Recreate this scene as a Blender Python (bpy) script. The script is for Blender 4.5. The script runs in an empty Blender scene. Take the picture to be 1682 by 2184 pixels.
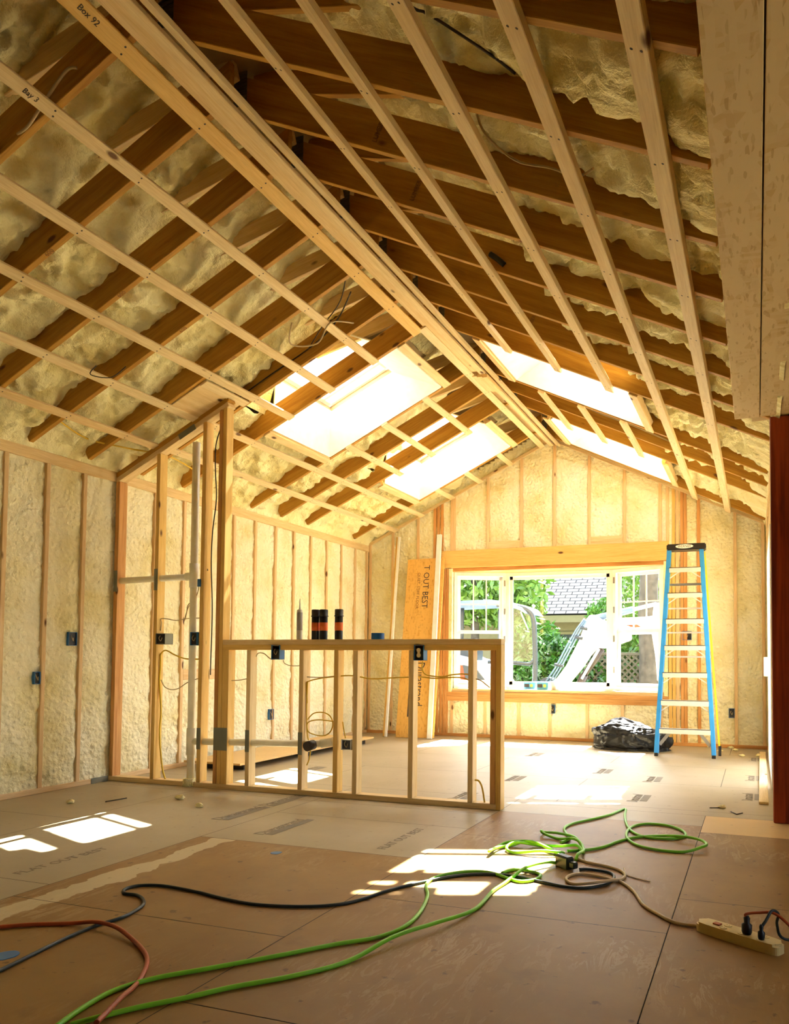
import bpy, bmesh, math, random
from mathutils import Vector, Matrix, noise
from math import sin, cos, pi, radians, sqrt

random.seed(7)
S = bpy.context.scene
COL = S.collection

# ------------------------------------------------------------------ camera
cam = bpy.data.objects.new('camera', bpy.data.cameras.new('camera'))
COL.objects.link(cam)
cam.data.sensor_fit = 'VERTICAL'
cam.data.sensor_height = 36.0
cam.data.lens = 36.0 * 1613.94 / 2184.0
cam.data.shift_x = -(1040.83 - 841.0) / 2184.0
cam.data.shift_y = (1338.15 - 1092.0) / 2184.0
cam.data.clip_end = 200
cam.matrix_world = (Matrix.Translation((0, 0, 1.17)) @ Matrix.Rotation(radians(19.5207), 4, 'Z')
                    @ Matrix.Rotation(radians(90 + 2.324), 4, 'X') @ Matrix.Rotation(radians(0.3284), 4, 'Z'))
S.camera = cam

# ------------------------------------------------------------------ sky, sun, exposure
S.view_settings.view_transform = 'Standard'
S.view_settings.look = 'None'
S.view_settings.gamma = 1.0
S.view_settings.use_curve_mapping = False
EXPOSURE = 1.4
SKY_STRENGTH = 9.0
SUN_ENERGY = 60.0
S.view_settings.exposure = EXPOSURE
w = bpy.data.worlds.new('sky')
S.world = w
w.use_nodes = True
wn = w.node_tree
bg = wn.nodes['Background']
sky = wn.nodes.new('ShaderNodeTexSky')
sky.sky_type = 'NISHITA'
sky.sun_disc = False
sky.sun_elevation = radians(54)
sky.sun_rotation = radians(0)
sky.air_density = 1.0
sky.dust_density = 3.0
hsv = wn.nodes.new('ShaderNodeHueSaturation')
hsv.inputs['Saturation'].default_value = 0.5
wn.links.new(sky.outputs[0], hsv.inputs['Color'])
wn.links.new(hsv.outputs[0], bg.inputs[0])
bg.inputs[1].default_value = SKY_STRENGTH * 0.1
sl = bpy.data.lights.new('sun', 'SUN')
sl.energy = SUN_ENERGY
sl.angle = radians(0.6)
sl.color = (1.0, 0.97, 0.93)
so = bpy.data.objects.new('sun', sl)
COL.objects.link(so)
SUN_DIR = Vector((-0.02, -0.72, -1.0)).normalized()
so.rotation_euler = SUN_DIR.to_track_quat('-Z', 'Y').to_euler()
so.location = (0, 12, 9)

C = S.cycles
C.max_bounces = 8
C.diffuse_bounces = 5
C.use_adaptive_sampling = True
C.adaptive_threshold = 0.06
C.glossy_bounces = 2
C.transmission_bounces = 4
C.transparent_max_bounces = 8
C.caustics_reflective = False
C.caustics_refractive = False
C.sample_clamp_indirect = 12
C.use_denoising = True

def portal(loc, rot, sx, sy):
    l = bpy.data.lights.new('daylight_portal', 'AREA')
    l.shape = 'RECTANGLE'
    l.size = sx
    l.size_y = sy
    l.cycles.is_portal = True
    o = bpy.data.objects.new('daylight_portal', l)
    o.location = loc
    o.rotation_euler = rot
    COL.objects.link(o)

# ------------------------------------------------------------------ the place (metres; camera at x=0,y=0; +y runs down the room)
XL, XR, YB, YN = -5.75, 0.15, 10.56, -3.2
RX, RZ, SL = -2.78, 4.33, 0.475        # ridge line and slope of the rafter undersides
YH = 5.56                              # front face of the framed partition
CO = 1 / sqrt(1 + SL * SL)
def roofz(x): return RZ - SL * abs(x - RX)
def rp(x, y, off=0.0):
    """point of the rafter underside plane, pushed off along its outward normal"""
    s = 1 if x > RX else -1
    z = roofz(x)
    return Vector((x + s * SL * CO * off, y, z + CO * off))

# portals: 4 skylights, bay window, glazed door, added side room window
ANG = math.atan(SL)
# ------------------------------------------------------------------ material helpers
def newmat(name):
    m = bpy.data.materials.new(name)
    m.use_nodes = True
    nt = m.node_tree
    b = nt.nodes['Principled BSDF']
    return m, nt, b
def N(nt, t, **kw):
    n = nt.nodes.new(t)
    for k, v in kw.items():
        if k in n.inputs: n.inputs[k].default_value = v
        else: setattr(n, k, v)
    return n
def ramp(nt, fac, stops):
    r = nt.nodes.new('ShaderNodeValToRGB')
    e = r.color_ramp.elements
    e[0].position, e[0].color = stops[0][0], (*stops[0][1], 1)
    e[1].position, e[1].color = stops[1][0], (*stops[1][1], 1)
    for p, c in stops[2:]:
        q = e.new(p); q.color = (*c, 1)
    nt.links.new(fac, r.inputs[0])
    return r.outputs[0]
def mixc(nt, fac, a, b, mode='MIX'):
    m = nt.nodes.new('ShaderNodeMix')
    m.data_type = 'RGBA'; m.blend_type = mode
    for sock, v in ((m.inputs[0], fac), (m.inputs[6], a), (m.inputs[7], b)):
        if isinstance(v, (int, float)): sock.default_value = v
        elif isinstance(v, tuple): sock.default_value = (*v, 1)
        else: nt.links.new(v, sock)
    return m.outputs[2]
def bump(nt, b, h, strength, dist=0.01):
    n = nt.nodes.new('ShaderNodeBump')
    n.inputs['Strength'].default_value = strength
    n.inputs['Distance'].default_value = dist
    nt.links.new(h, n.inputs['Height'])
    nt.links.new(n.outputs[0], b.inputs['Normal'])
def coords(nt, scale=(1, 1, 1), rot=(0, 0, 0), rnd=True):
    tc = nt.nodes.new('ShaderNodeTexCoord')
    mp = nt.nodes.new('ShaderNodeMapping')
    mp.inputs['Scale'].default_value = scale
    mp.inputs['Rotation'].default_value = rot
    nt.links.new(tc.outputs['Object'], mp.inputs[0])
    if rnd:
        oi = nt.nodes.new('ShaderNodeObjectInfo')
        mu = nt.nodes.new('ShaderNodeMath'); mu.operation = 'MULTIPLY'
        mu.inputs[1].default_value = 37.0
        nt.links.new(oi.outputs['Random'], mu.inputs[0])
        cb = nt.nodes.new('ShaderNodeCombineXYZ')
        for i in range(3): nt.links.new(mu.outputs[0], cb.inputs[i])
        nt.links.new(cb.outputs[0], mp.inputs['Location'])
    return mp.outputs[0]
def plain(name, col, rough=0.6, metal=0.0, spec=0.4, var=0.06, scale=12):
    m, nt, b = newmat(name)
    n = N(nt, 'ShaderNodeTexNoise', Scale=float(scale), Detail=3.0)
    nt.links.new(coords(nt, rnd=False), n.inputs['Vector'])
    c0 = tuple(max(0, c * (1 - var)) for c in col); c1 = tuple(min(1, c * (1 + var)) for c in col)
    nt.links.new(ramp(nt, n.outputs[0], [(0.3, c0), (0.7, c1)]), b.inputs['Base Color'])
    b.inputs['Roughness'].default_value = rough
    b.inputs['Metallic'].default_value = metal
    b.inputs['Specular IOR Level'].default_value = spec
    return m
def wood(name, light, dark, knot=(0.12, 0.045, 0.012), rough=0.55, gs=1.0, knots=True, rndamt=0.35):
    """lumber: long grain along the object's own X axis, knots and board-to-board tone"""
    m, nt, b = newmat(name)
    v = coords(nt, (0.9 * gs, 16 * gs, 16 * gs))
    n = N(nt, 'ShaderNodeTexNoise', Scale=1.6, Detail=5.0, Roughness=0.6, Distortion=0.6)
    nt.links.new(v, n.inputs['Vector'])
    c = ramp(nt, n.outputs[0], [(0.28, dark), (0.62, light)])
    v2 = coords(nt, (3 * gs, 60 * gs, 60 * gs))
    n2 = N(nt, 'ShaderNodeTexNoise', Scale=3.0, Detail=3.0)
    nt.links.new(v2, n2.inputs['Vector'])
    f2 = ramp(nt, n2.outputs[0], [(0.35, (0.80, 0.74, 0.66)), (0.6, (1, 1, 1))])
    c = mixc(nt, 0.55, c, f2, 'MULTIPLY')
    oi = nt.nodes.new('ShaderNodeObjectInfo')
    rc = ramp(nt, oi.outputs['Random'], [(0.0, (0.86, 0.80, 0.70)), (0.5, (1, 1, 1)), (1.0, (1.0, 0.90, 0.78))])
    c = mixc(nt, rndamt, c, rc, 'MULTIPLY')
    if knots:
        v3 = coords(nt, (2.2, 5.0, 5.0))
        vo = N(nt, 'ShaderNodeTexVoronoi', Scale=1.0)
        nt.links.new(v3, vo.inputs['Vector'])
        k = ramp(nt, vo.outputs['Distance'], [(0.06, (1, 1, 1)), (0.11, (0, 0, 0))])
        c = mixc(nt, k, c, knot)
    nt.links.new(c, b.inputs['Base Color'])
    b.inputs['Roughness'].default_value = rough
    b.inputs['Specular IOR Level'].default_value = 0.25
    bump(nt, b, n2.outputs[0], 0.25, 0.002)
    return m

M = {}
M['pine'] = wood('pale_pine', (0.80, 0.62, 0.34), (0.68, 0.48, 0.22))
M['strap'] = wood('strapping_pine', (0.80, 0.65, 0.38), (0.68, 0.51, 0.26), knot=(0.16, 0.075, 0.03))
M['yellowpine'] = wood('amber_pine', (0.80, 0.54, 0.18), (0.68, 0.41, 0.10))
M['fir'] = wood('rafter_fir', (0.54, 0.295, 0.048), (0.38, 0.17, 0.020))
M['stud'] = wood('stud_spruce', (0.78, 0.58, 0.33), (0.66, 0.44, 0.21))
M['redfir'] = wood('stained_fir', (0.66, 0.36, 0.13), (0.44, 0.19, 0.05))
M['post'] = wood('mahogany_post', (0.40, 0.060, 0.014), (0.07, 0.008, 0.004), knots=False, rough=0.35, gs=0.6)
M['whitewood'] = plain('primed_white', (0.82, 0.80, 0.74), 0.5)
M['white'] = plain('window_white', (0.80, 0.80, 0.77), 0.4)
M['vinyl'] = plain('shaft_white', (0.92, 0.88, 0.76), 0.6)
M['pvc'] = plain('pvc_cream', (0.88, 0.85, 0.72), 0.35)
M['abs'] = plain('abs_black', (0.03, 0.02, 0.015), 0.35)
M['black'] = plain('black_plastic', (0.018, 0.017, 0.018), 0.4)
M['metalplate'] = plain('galvanised_grey', (0.20, 0.20, 0.15), 0.6, 0.2)
M['alu'] = plain('ladder_aluminium', (0.78, 0.78, 0.76), 0.35, 0.35)
M['steel'] = plain('dull_steel', (0.35, 0.36, 0.37), 0.4, 0.7)
M['ladblue'] = plain('ladder_blue', (0.03, 0.26, 0.68), 0.4)
M['ladyellow'] = plain('ladder_yellow', (0.72, 0.58, 0.03), 0.45)
M['bluebox'] = plain('outlet_box_blue', (0.03, 0.16, 0.42), 0.4)
M['tapeblue'] = plain('painter_tape_blue', (0.01, 0.10, 0.36), 0.6)
M['romex'] = plain('cable_yellow', (0.70, 0.46, 0.03), 0.45)
M['wirewhite'] = plain('cable_tan', (0.50, 0.38, 0.20), 0.5)
M['wiredark'] = plain('cable_dark', (0.035, 0.022, 0.012), 0.5)
M['green'] = plain('cord_green', (0.22, 0.62, 0.03), 0.4)
M['cordblack'] = plain('cord_black', (0.02, 0.03, 0.028), 0.4)
M['cordred'] = plain('cord_red', (0.42, 0.075, 0.02), 0.4)
M['cordtan'] = plain('cord_tan', (0.60, 0.45, 0.24), 0.5)
M['strip'] = plain('power_strip_ivory', (0.68, 0.54, 0.24), 0.4)
M['outlet'] = plain('receptacle_ivory', (0.72, 0.60, 0.36), 0.4)
M['orange'] = plain('label_orange', (0.80, 0.16, 0.02), 0.5)
M['clear'] = plain('cartridge_grey', (0.60, 0.58, 0.50), 0.35)
M['grey'] = plain('cartridge_label_grey', (0.34, 0.32, 0.31), 0.5)
M['ink'] = plain('stamp_ink', (0.06, 0.05, 0.045), 0.8)
M['inkfaint'] = plain('worn_stamp_ink', (0.24, 0.20, 0.14), 0.8)
M['inkbrown'] = plain('brown_stamp_ink', (0.22, 0.10, 0.03), 0.8)
M['paperwhite'] = plain('paper_white', (0.85, 0.83, 0.78), 0.7)
M['exwhite'] = plain('excavator_white', (0.62, 0.64, 0.66), 0.35)
M['exgrey'] = plain('excavator_frame_grey', (0.03, 0.04, 0.05), 0.4)
M['exsteel'] = plain('excavator_pipe_blue_grey', (0.10, 0.16, 0.24), 0.4, 0.2)
M['exorange'] = plain('excavator_orange', (0.42, 0.04, 0.008), 0.5)
M['rubber'] = plain('rubber', (0.02, 0.02, 0.02), 0.8)
M['boxblue'] = plain('carton_blue', (0.10, 0.36, 0.62), 0.5)
M['boxlime'] = plain('carton_lime', (0.45, 0.55, 0.10), 0.5)
M['tub'] = plain('plastic_tub', (0.62, 0.60, 0.56), 0.4)
M['siding'] = plain('house_cream', (0.20, 0.18, 0.11), 0.7)
M['bark'] = plain('bark', (0.07, 0.06, 0.045), 0.9, var=0.4, scale=8)
M['lattice'] = plain('lattice_weathered', (0.07, 0.065, 0.045), 0.8)
M['dirt'] = plain('garden_ground', (0.16, 0.14, 0.09), 0.9, var=0.3)
M['deckgrey'] = plain('roof_sheathing', (0.45, 0.33, 0.17), 0.8)

def foam_mat(name, s1, s2, dist, cols):
    m, nt, b = newmat(name)
    v = coords(nt, rnd=False)
    n = N(nt, 'ShaderNodeTexNoise', Scale=2.2, Detail=6.0, Roughness=0.6)
    nt.links.new(v, n.inputs['Vector'])
    c = ramp(nt, n.outputs[0], list(zip((0.28, 0.5, 0.75), cols)))
    n2 = N(nt, 'ShaderNodeTexNoise', Scale=s1, Detail=5.0, Roughness=0.6)
    nt.links.new(v, n2.inputs['Vector'])
    vo = N(nt, 'ShaderNodeTexVoronoi', Scale=s2); vo.feature = 'SMOOTH_F1'
    nt.links.new(v, vo.inputs['Vector'])
    mx = nt.nodes.new('ShaderNodeMath'); mx.operation = 'SUBTRACT'
    nt.links.new(n2.outputs[0], mx.inputs[0]); nt.links.new(vo.outputs['Distance'], mx.inputs[1])
    nt.links.new(c, b.inputs['Base Color'])
    b.inputs['Roughness'].default_value = 0.6
    b.inputs['Specular IOR Level'].default_value = 0.25
    bump(nt, b, mx.outputs[0], 1.0, dist)
    return m
M['foam'] = foam_mat('spray_foam', 12.0, 11.0, 0.05, [(0.80, 0.66, 0.26), (0.90, 0.82, 0.45), (0.93, 0.88, 0.58)])
M['foamwall'] = foam_mat('wall_spray_foam', 28.0, 26.0, 0.022, [(0.76, 0.66, 0.31), (0.89, 0.83, 0.57), (0.92, 0.89, 0.70)])

def osb_mat(name, a, bb, d, scale=1.0):
    m, nt, b = newmat(name)
    outs = []
    for k, (rz, sc) in enumerate(((0.3, (9, 30, 26)), (1.4, (26, 8, 22)), (-0.6, (14, 60, 30)))):
        v = coords(nt, tuple(q * scale for q in sc), (0, 0, rz))
        vo = N(nt, 'ShaderNodeTexVoronoi', Scale=1.0 + 0.3 * k)
        nt.links.new(v, vo.inputs['Vector'])
        sp = nt.nodes.new('ShaderNodeSeparateColor')
        nt.links.new(vo.outputs['Color'], sp.inputs[0])
        outs.append(sp.outputs[0])
    c = ramp(nt, outs[0], [(0.0, bb), (0.5, a), (0.9, a)])
    c = mixc(nt, outs[1], c, a)
    dk = ramp(nt, outs[2], [(0.90, (0, 0, 0)), (0.97, (1, 1, 1))])
    dk = mixc(nt, 1.0, dk, (0.45, 0.45, 0.45), 'MULTIPLY')
    c = mixc(nt, dk, c, d)
    nt.links.new(c, b.inputs['Base Color'])
    b.inputs['Roughness'].default_value = 0.6
    b.inputs['Specular IOR Level'].default_value = 0.25
    bump(nt, b, outs[0], 0.15, 0.002)
    return m
M['osb'] = osb_mat('strand_board', (0.66, 0.50, 0.27), (0.54, 0.36, 0.15), (0.34, 0.19, 0.06))
M['osbgold'] = osb_mat('golden_strand_board', (0.78, 0.46, 0.12), (0.62, 0.32, 0.06), (0.38, 0.17, 0.03), 1.3)

def ply_mat(name, base, alt, streak, smooth=False):
    m, nt, b = newmat(name)
    v = coords(nt, (1, 1, 1), rnd=False)
    n = N(nt, 'ShaderNodeTexNoise', Scale=0.9, Detail=8.0, Roughness=0.65)
    nt.links.new(v, n.inputs['Vector'])
    c = ramp(nt, n.outputs[0], [(0.3, alt), (0.62, base)])
    v2 = coords(nt, (9, 2.2, 1), (0, 0, 0.15), rnd=False)
    n2 = N(nt, 'ShaderNodeTexNoise', Scale=1.4, Detail=6.0, Roughness=0.7, Distortion=2.2)
    nt.links.new(v2, n2.inputs['Vector'])
    st = ramp(nt, n2.outputs[0], [(0.52, (0, 0, 0)), (0.57, (1, 1, 1)), (0.66, (0, 0, 0))])
    nmask = N(nt, 'ShaderNodeTexNoise', Scale=1.3, Detail=2.0)
    nt.links.new(v, nmask.inputs['Vector'])
    mk = ramp(nt, nmask.outputs[0], [(0.48, (0, 0, 0)), (0.66, (1, 1, 1))])
    f = mixc(nt, 1.0, st, mk, 'MULTIPLY')
    f = mixc(nt, 1.0, f, (0.15, 0.15, 0.15) if smooth else (0.6, 0.6, 0.6), 'MULTIPLY')
    c = mixc(nt, f, c, streak)
    if not smooth:      # pale glue band scraped along the joint on the left, blotchy stains
        nb = N(nt, 'ShaderNodeTexNoise', Scale=3.0, Detail=5.0); nt.links.new(v, nb.inputs['Vector'])
        sx = nt.nodes.new('ShaderNodeSeparateXYZ'); nt.links.new(v, sx.inputs[0])
        def ma(op, a, bq):
            q = nt.nodes.new('ShaderNodeMath'); q.operation = op
            for i_, z in enumerate((a, bq)):
                if isinstance(z, (int, float)): q.inputs[i_].default_value = z
                elif z is not None: nt.links.new(z, q.inputs[i_])
            return q.outputs[0]
        band = ma('ABSOLUTE', ma('ADD', ma('ADD', sx.outputs[0], 3.22), ma('MULTIPLY', ma('SUBTRACT', nb.outputs[0], 0.5), 0.35)), None)
        bm_ = ma('MULTIPLY', ma('LESS_THAN', band, 0.075), ma('GREATER_THAN', sx.outputs[1], 1.9))
        c = mixc(nt, ma('MULTIPLY', bm_, 0.7), c, (0.66, 0.56, 0.34))
        st2 = ramp(nt, nb.outputs[0], [(0.30, (1, 1, 1)), (0.38, (0, 0, 0))])
        c = mixc(nt, ma('MULTIPLY', st2, 0.5), c, (0.17, 0.085, 0.03))
    # scuffs and dark specks
    vo = N(nt, 'ShaderNodeTexVoronoi', Scale=5.0)
    nt.links.new(v, vo.inputs['Vector'])
    sp = ramp(nt, vo.outputs['Distance'], [(0.035, (1, 1, 1)), (0.07, (0, 0, 0))])
    nn = N(nt, 'ShaderNodeTexNoise', Scale=16.0, Detail=4.0)
    nt.links.new(v, nn.inputs['Vector'])
    sp2 = ramp(nt, nn.outputs[0], [(0.66, (0, 0, 0)), (0.72, (1, 1, 1))])
    sp = mixc(nt, 1.0, sp, sp2, 'LIGHTEN')
    sp = mixc(nt, 1.0, sp, (0.35, 0.35, 0.35) if smooth else (0.8, 0.8, 0.8), 'MULTIPLY')
    c = mixc(nt, sp, c, (0.12, 0.055, 0.02))
    nt.links.new(c, b.inputs['Base Color'])
    b.inputs['Roughness'].default_value = 0.45
    b.inputs['Specular IOR Level'].default_value = 0.3
    bump(nt, b, n2.outputs[0], 0.12, 0.003)
    return m
M['plyold'] = ply_mat('worn_plywood', (0.32, 0.178, 0.050), (0.21, 0.100, 0.024), (0.50, 0.37, 0.20))
M['plynew'] = ply_mat('pale_subfloor', (0.41, 0.335, 0.215), (0.34, 0.265, 0.15), (0.50, 0.43, 0.31), True)
M['plypatch'] = ply_mat('yellow_patch_ply', (0.70, 0.48, 0.20), (0.62, 0.40, 0.16), (0.74, 0.56, 0.30), True)

def glass_mat():
    m = bpy.data.materials.new('pane_glass'); m.use_nodes = True
    nt = m.node_tree
    for n in list(nt.nodes):
        if n.type != 'OUTPUT_MATERIAL': nt.nodes.remove(n)
    out = [n for n in nt.nodes if n.type == 'OUTPUT_MATERIAL'][0]
    t = nt.nodes.new('ShaderNodeBsdfTransparent'); t.inputs[0].default_value = (0.93, 0.95, 0.94, 1)
    g = nt.nodes.new('ShaderNodeBsdfGlossy'); g.inputs['Roughness'].default_value = 0.02
    mx = nt.nodes.new('ShaderNodeMixShader'); mx.inputs[0].default_value = 0.025
    nt.links.new(t.outputs[0], mx.inputs[1]); nt.links.new(g.outputs[0], mx.inputs[2])
    nt.links.new(mx.outputs[0], out.inputs[0])
    return m
M['glass'] = glass_mat()
def bag_mat():
    m, nt, b = newmat('bin_liner')
    b.inputs['Base Color'].default_value = (0.012, 0.012, 0.013, 1)
    b.inputs['Roughness'].default_value = 0.34
    b.inputs['Specular IOR Level'].default_value = 0.3
    n = N(nt, 'ShaderNodeTexNoise', Scale=9.0, Detail=3.0, Distortion=1.0)
    nt.links.new(coords(nt, rnd=False), n.inputs['Vector'])
    bump(nt, b, n.outputs[0], 0.5, 0.02)
    return m
M['bag'] = bag_mat()
def shingle_mat():
    m, nt, b = newmat('grey_shingles')
    v = coords(nt, rnd=False)
    br = N(nt, 'ShaderNodeTexBrick', Scale=1.0)
    br.inputs['Color1'].default_value = (0.065, 0.065, 0.07, 1); br.inputs['Color2'].default_value = (0.10, 0.10, 0.10, 1)
    br.inputs['Mortar'].default_value = (0.018, 0.018, 0.02, 1)
    br.inputs['Mortar Size'].default_value = 0.018; br.inputs['Brick Width'].default_value = 0.36
    br.inputs['Row Height'].default_value = 0.17
    nt.links.new(v, br.inputs['Vector'])
    nt.links.new(br.outputs['Color'], b.inputs['Base Color'])
    b.inputs['Roughness'].default_value = 0.9
    b.inputs['Specular IOR Level'].default_value = 0.0
    return m
M['shingle'] = shingle_mat()
def leaf_mat(name, c0, c1):
    m, nt, b = newmat(name)
    n = N(nt, 'ShaderNodeTexNoise', Scale=6.0, Detail=2.0)
    nt.links.new(coords(nt, rnd=False), n.inputs['Vector'])
    nt.links.new(ramp(nt, n.outputs[0], [(0.3, c0), (0.7, c1)]), b.inputs['Base Color'])
    b.inputs['Roughness'].default_value = 0.35
    return m
M['leafdark'] = leaf_mat('leaves_deep_green', (0.008, 0.045, 0.003), (0.03, 0.11, 0.008))
M['leafmid'] = leaf_mat('leaves_mid_green', (0.02, 0.085, 0.006), (0.07, 0.19, 0.015))
M['leaflight'] = leaf_mat('leaves_light_green', (0.05, 0.13, 0.012), (0.15, 0.28, 0.04))

# ------------------------------------------------------------------ object helpers
def link(name, me, parent=None, mats=()):
    o = bpy.data.objects.new(name, me)
    COL.objects.link(o)
    for m in mats: me.materials.append(m)
    if parent is not None: o.parent = parent
    return o
def tag(o, label=None, cat=None, group=None, kind=None):
    if label: o['label'] = label
    if cat: o['category'] = cat
    if group: o['group'] = group
    if kind: o['kind'] = kind
    return o
def thing(name, loc, label, cat, group=None, rz=0.0):
    o = bpy.data.objects.new(name, None)
    o.empty_display_size = 0.1
    o.location = loc; o.rotation_euler = (0, 0, rz)
    COL.objects.link(o)
    bpy.context.view_layer.update() if False else None
    return tag(o, label, cat, group)
def to_parent(o, parent):
    """parent without moving: parents here carry only a translation and a turn about z"""
    if parent is None: return o
    pm = Matrix.Translation(parent.location) @ parent.rotation_euler.to_matrix().to_4x4()
    if parent.parent is not None:
        pm = to_world(parent)
    o.parent = parent
    o.matrix_parent_inverse = pm.inverted()
    return o
def to_world(o):
    m = Matrix.Translation(o.location) @ o.rotation_euler.to_matrix().to_4x4() @ Matrix.Diagonal((*o.scale, 1))
    if o.parent is not None: return to_world(o.parent) @ o.matrix_parent_inverse @ m
    return m
def fin(bm, name, mats, parent=None, smooth=False, mw=None):
    me = bpy.data.meshes.new(name)
    bmesh.ops.recalc_face_normals(bm, faces=bm.faces)
    bm.to_mesh(me); bm.free()
    if smooth:
        for p in me.polygons: p.use_smooth = True
    o = bpy.data.objects.new(name, me)
    COL.objects.link(o)
    for m in (mats if isinstance(mats, (list, tuple)) else [mats]): me.materials.append(m)
    if mw is not None:
        loc, rot, sc = mw.decompose()
        o.location = loc; o.rotation_euler = rot.to_euler()
    if parent is not None: to_parent(o, parent)
    return o
def add_box(bm, a, b, mi=0, mat=None):
    x0, y0, z0 = a; x1, y1, z1 = b
    vs = [bm.verts.new(p) for p in ((x0, y0, z0), (x1, y0, z0), (x1, y1, z0), (x0, y1, z0),
                                    (x0, y0, z1), (x1, y0, z1), (x1, y1, z1), (x0, y1, z1))]
    if mat is not None:
        for v in vs: v.co = mat @ v.co
    fs = []
    for f in ((0, 3, 2, 1), (4, 5, 6, 7), (0, 1, 5, 4), (1, 2, 6, 5), (2, 3, 7, 6), (3, 0, 4, 7)):
        q = bm.faces.new([vs[i] for i in f]); q.material_index = mi; fs.append(q)
    return fs
def frame_of(d, side):
    """matrix whose X runs along d and whose Y is as close as it can be to side"""
    x = d.normalized()
    z = x.cross(side).normalized()
    y = z.cross(x)
    return Matrix((x, y, z)).transposed().to_4x4()
def board(name, p0, p1, wdt, thk, side, mat, parent=None, bevel=0.003, nails=None, cy=0.0, cz=0.0):
    """sawn board from p0 to p1; width along side, thickness square to both; grain along its length"""
    p0, p1 = Vector(p0), Vector(p1)
    L = (p1 - p0).length
    bm = bmesh.new()
    add_box(bm, (-L / 2, -wdt / 2 + cy, -thk / 2 + cz), (L / 2, wdt / 2 + cy, thk / 2 + cz))
    if bevel:
        bmesh.ops.bevel(bm, geom=list(bm.edges), offset=bevel, segments=1, affect='EDGES')
    if nails:
        for (x, y, sgn) in nails:
            c = bmesh.ops.create_circle(bm, cap_ends=True, segments=7, radius=0.006)
            for v in c['verts']: v.co += Vector((x - L / 2, y, sgn * (thk / 2 + 0.0006) + cz))
            for v in c['verts']:
                for f in v.link_faces: f.material_index = 1
    mw = Matrix.Translation((p0 + p1) / 2) @ frame_of(p1 - p0, Vector(side))
    return fin(bm, name, [mat, M['ink']], parent, mw=mw)
def boxo(name, a, b, mat, parent=None, bevel=0.003):
    """axis-aligned box; its origin sits at its centre and its X follows the longest side"""
    a, b = Vector(a), Vector(b)
    d = b - a
    c = (a + b) / 2
    ax = max(range(3), key=lambda i: d[i])
    dirs = [Vector((1, 0, 0)), Vector((0, 1, 0)), Vector((0, 0, 1))]
    o2 = [i for i in range(3) if i != ax]
    return board(name, c - dirs[ax] * d[ax] / 2, c + dirs[ax] * d[ax] / 2, d[o2[0]], d[o2[1]], dirs[o2[0]], mat, parent,
                 min(bevel, min(d) * 0.3))
def smooth_path(pts, n=6, closed=False):
    P = [Vector(p) for p in pts]
    if len(P) < 3: return P
    out = []
    m = len(P)
    for i in range(m - 1):
        p0 = P[max(i - 1, 0)]; p1 = P[i]; p2 = P[i + 1]; p3 = P[min(i + 2, m - 1)]
        for k in range(n):
            t = k / n
            out.append(0.5 * ((2 * p1) + (p2 - p0) * t + (2 * p0 - 5 * p1 + 4 * p2 - p3) * t * t + (3 * p1 - p0 - 3 * p2 + p3) * t ** 3))
    out.append(P[-1])
    return out
def add_tube(bm, pts, r, seg=8, mi=0, caps=True):
    P = [Vector(p) for p in pts]
    rings = []
    prev = None
    for i, p in enumerate(P):
        d = (P[min(i + 1, len(P) - 1)] - P[max(i - 1, 0)])
        if d.length < 1e-9: d = Vector((0, 0, 1))
        d.normalize()
        if prev is None:
            u = d.orthogonal().normalized()
        else:
            u = (prev - d * prev.dot(d))
            u = u.normalized() if u.length > 1e-6 else d.orthogonal().normalized()
        prev = u
        vv = d.cross(u)
        rr = r[i] if isinstance(r, (list, tuple)) else r
        rings.append([bm.verts.new(p + (u * cos(2 * pi * k / seg) + vv * sin(2 * pi * k / seg)) * rr) for k in range(seg)])
    for a, b in zip(rings[:-1], rings[1:]):
        for k in range(seg):
            f = bm.faces.new((a[k], a[(k + 1) % seg], b[(k + 1) % seg], b[k])); f.smooth = True; f.material_index = mi
    if caps:
        for ring in (rings[0][::-1], rings[-1]):
            f = bm.faces.new(ring); f.material_index = mi
def tube(name, pts, r, mat, parent=None, seg=8, n=6, smooth=True):
    bm = bmesh.new()
    P = smooth_path(pts, n) if smooth else [Vector(p) for p in pts]
    o = sum(P, Vector()) / len(P)
    add_tube(bm, [p - o for p in P], r, seg)
    return fin(bm, name, mat, parent, mw=Matrix.Translation(o))
def lathe(bm, prof, seg=20, at=(0, 0, 0), mi=0):
    rings = []
    for (r, z) in prof:
        rings.append([bm.verts.new((at[0] + r * cos(2 * pi * k / seg), at[1] + r * sin(2 * pi * k / seg), at[2] + z)) for k in range(seg)])
    for a, b in zip(rings[:-1], rings[1:]):
        for k in range(seg):
            f = bm.faces.new((a[k], a[(k + 1) % seg], b[(k + 1) % seg], b[k])); f.material_index = mi; f.smooth = True
    f = bm.faces.new(rings[0][::-1]); f.material_index = mi
    f = bm.faces.new(rings[-1]); f.material_index = mi
def lathe_o(name, prof, loc, mat, parent=None, seg=20):
    bm = bmesh.new(); lathe(bm, prof, seg)
    return fin(bm, name, mat, parent, mw=Matrix.Translation(loc))
def prism(bm, poly, h, mw=None, mi=0):
    """extrude a 2-D outline (local XY) by h along local Z"""
    a = [bm.verts.new((p[0], p[1], 0)) for p in poly]
    b = [bm.verts.new((p[0], p[1], h)) for p in poly]
    if mw is not None:
        for v in a + b: v.co = mw @ v.co
    n = len(poly)
    fs = [bm.faces.new(a[::-1]), bm.faces.new(b)]
    for i in range(n): fs.append(bm.faces.new((a[i], a[(i + 1) % n], b[(i + 1) % n], b[i])))
    for f in fs: f.material_index = mi
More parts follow.
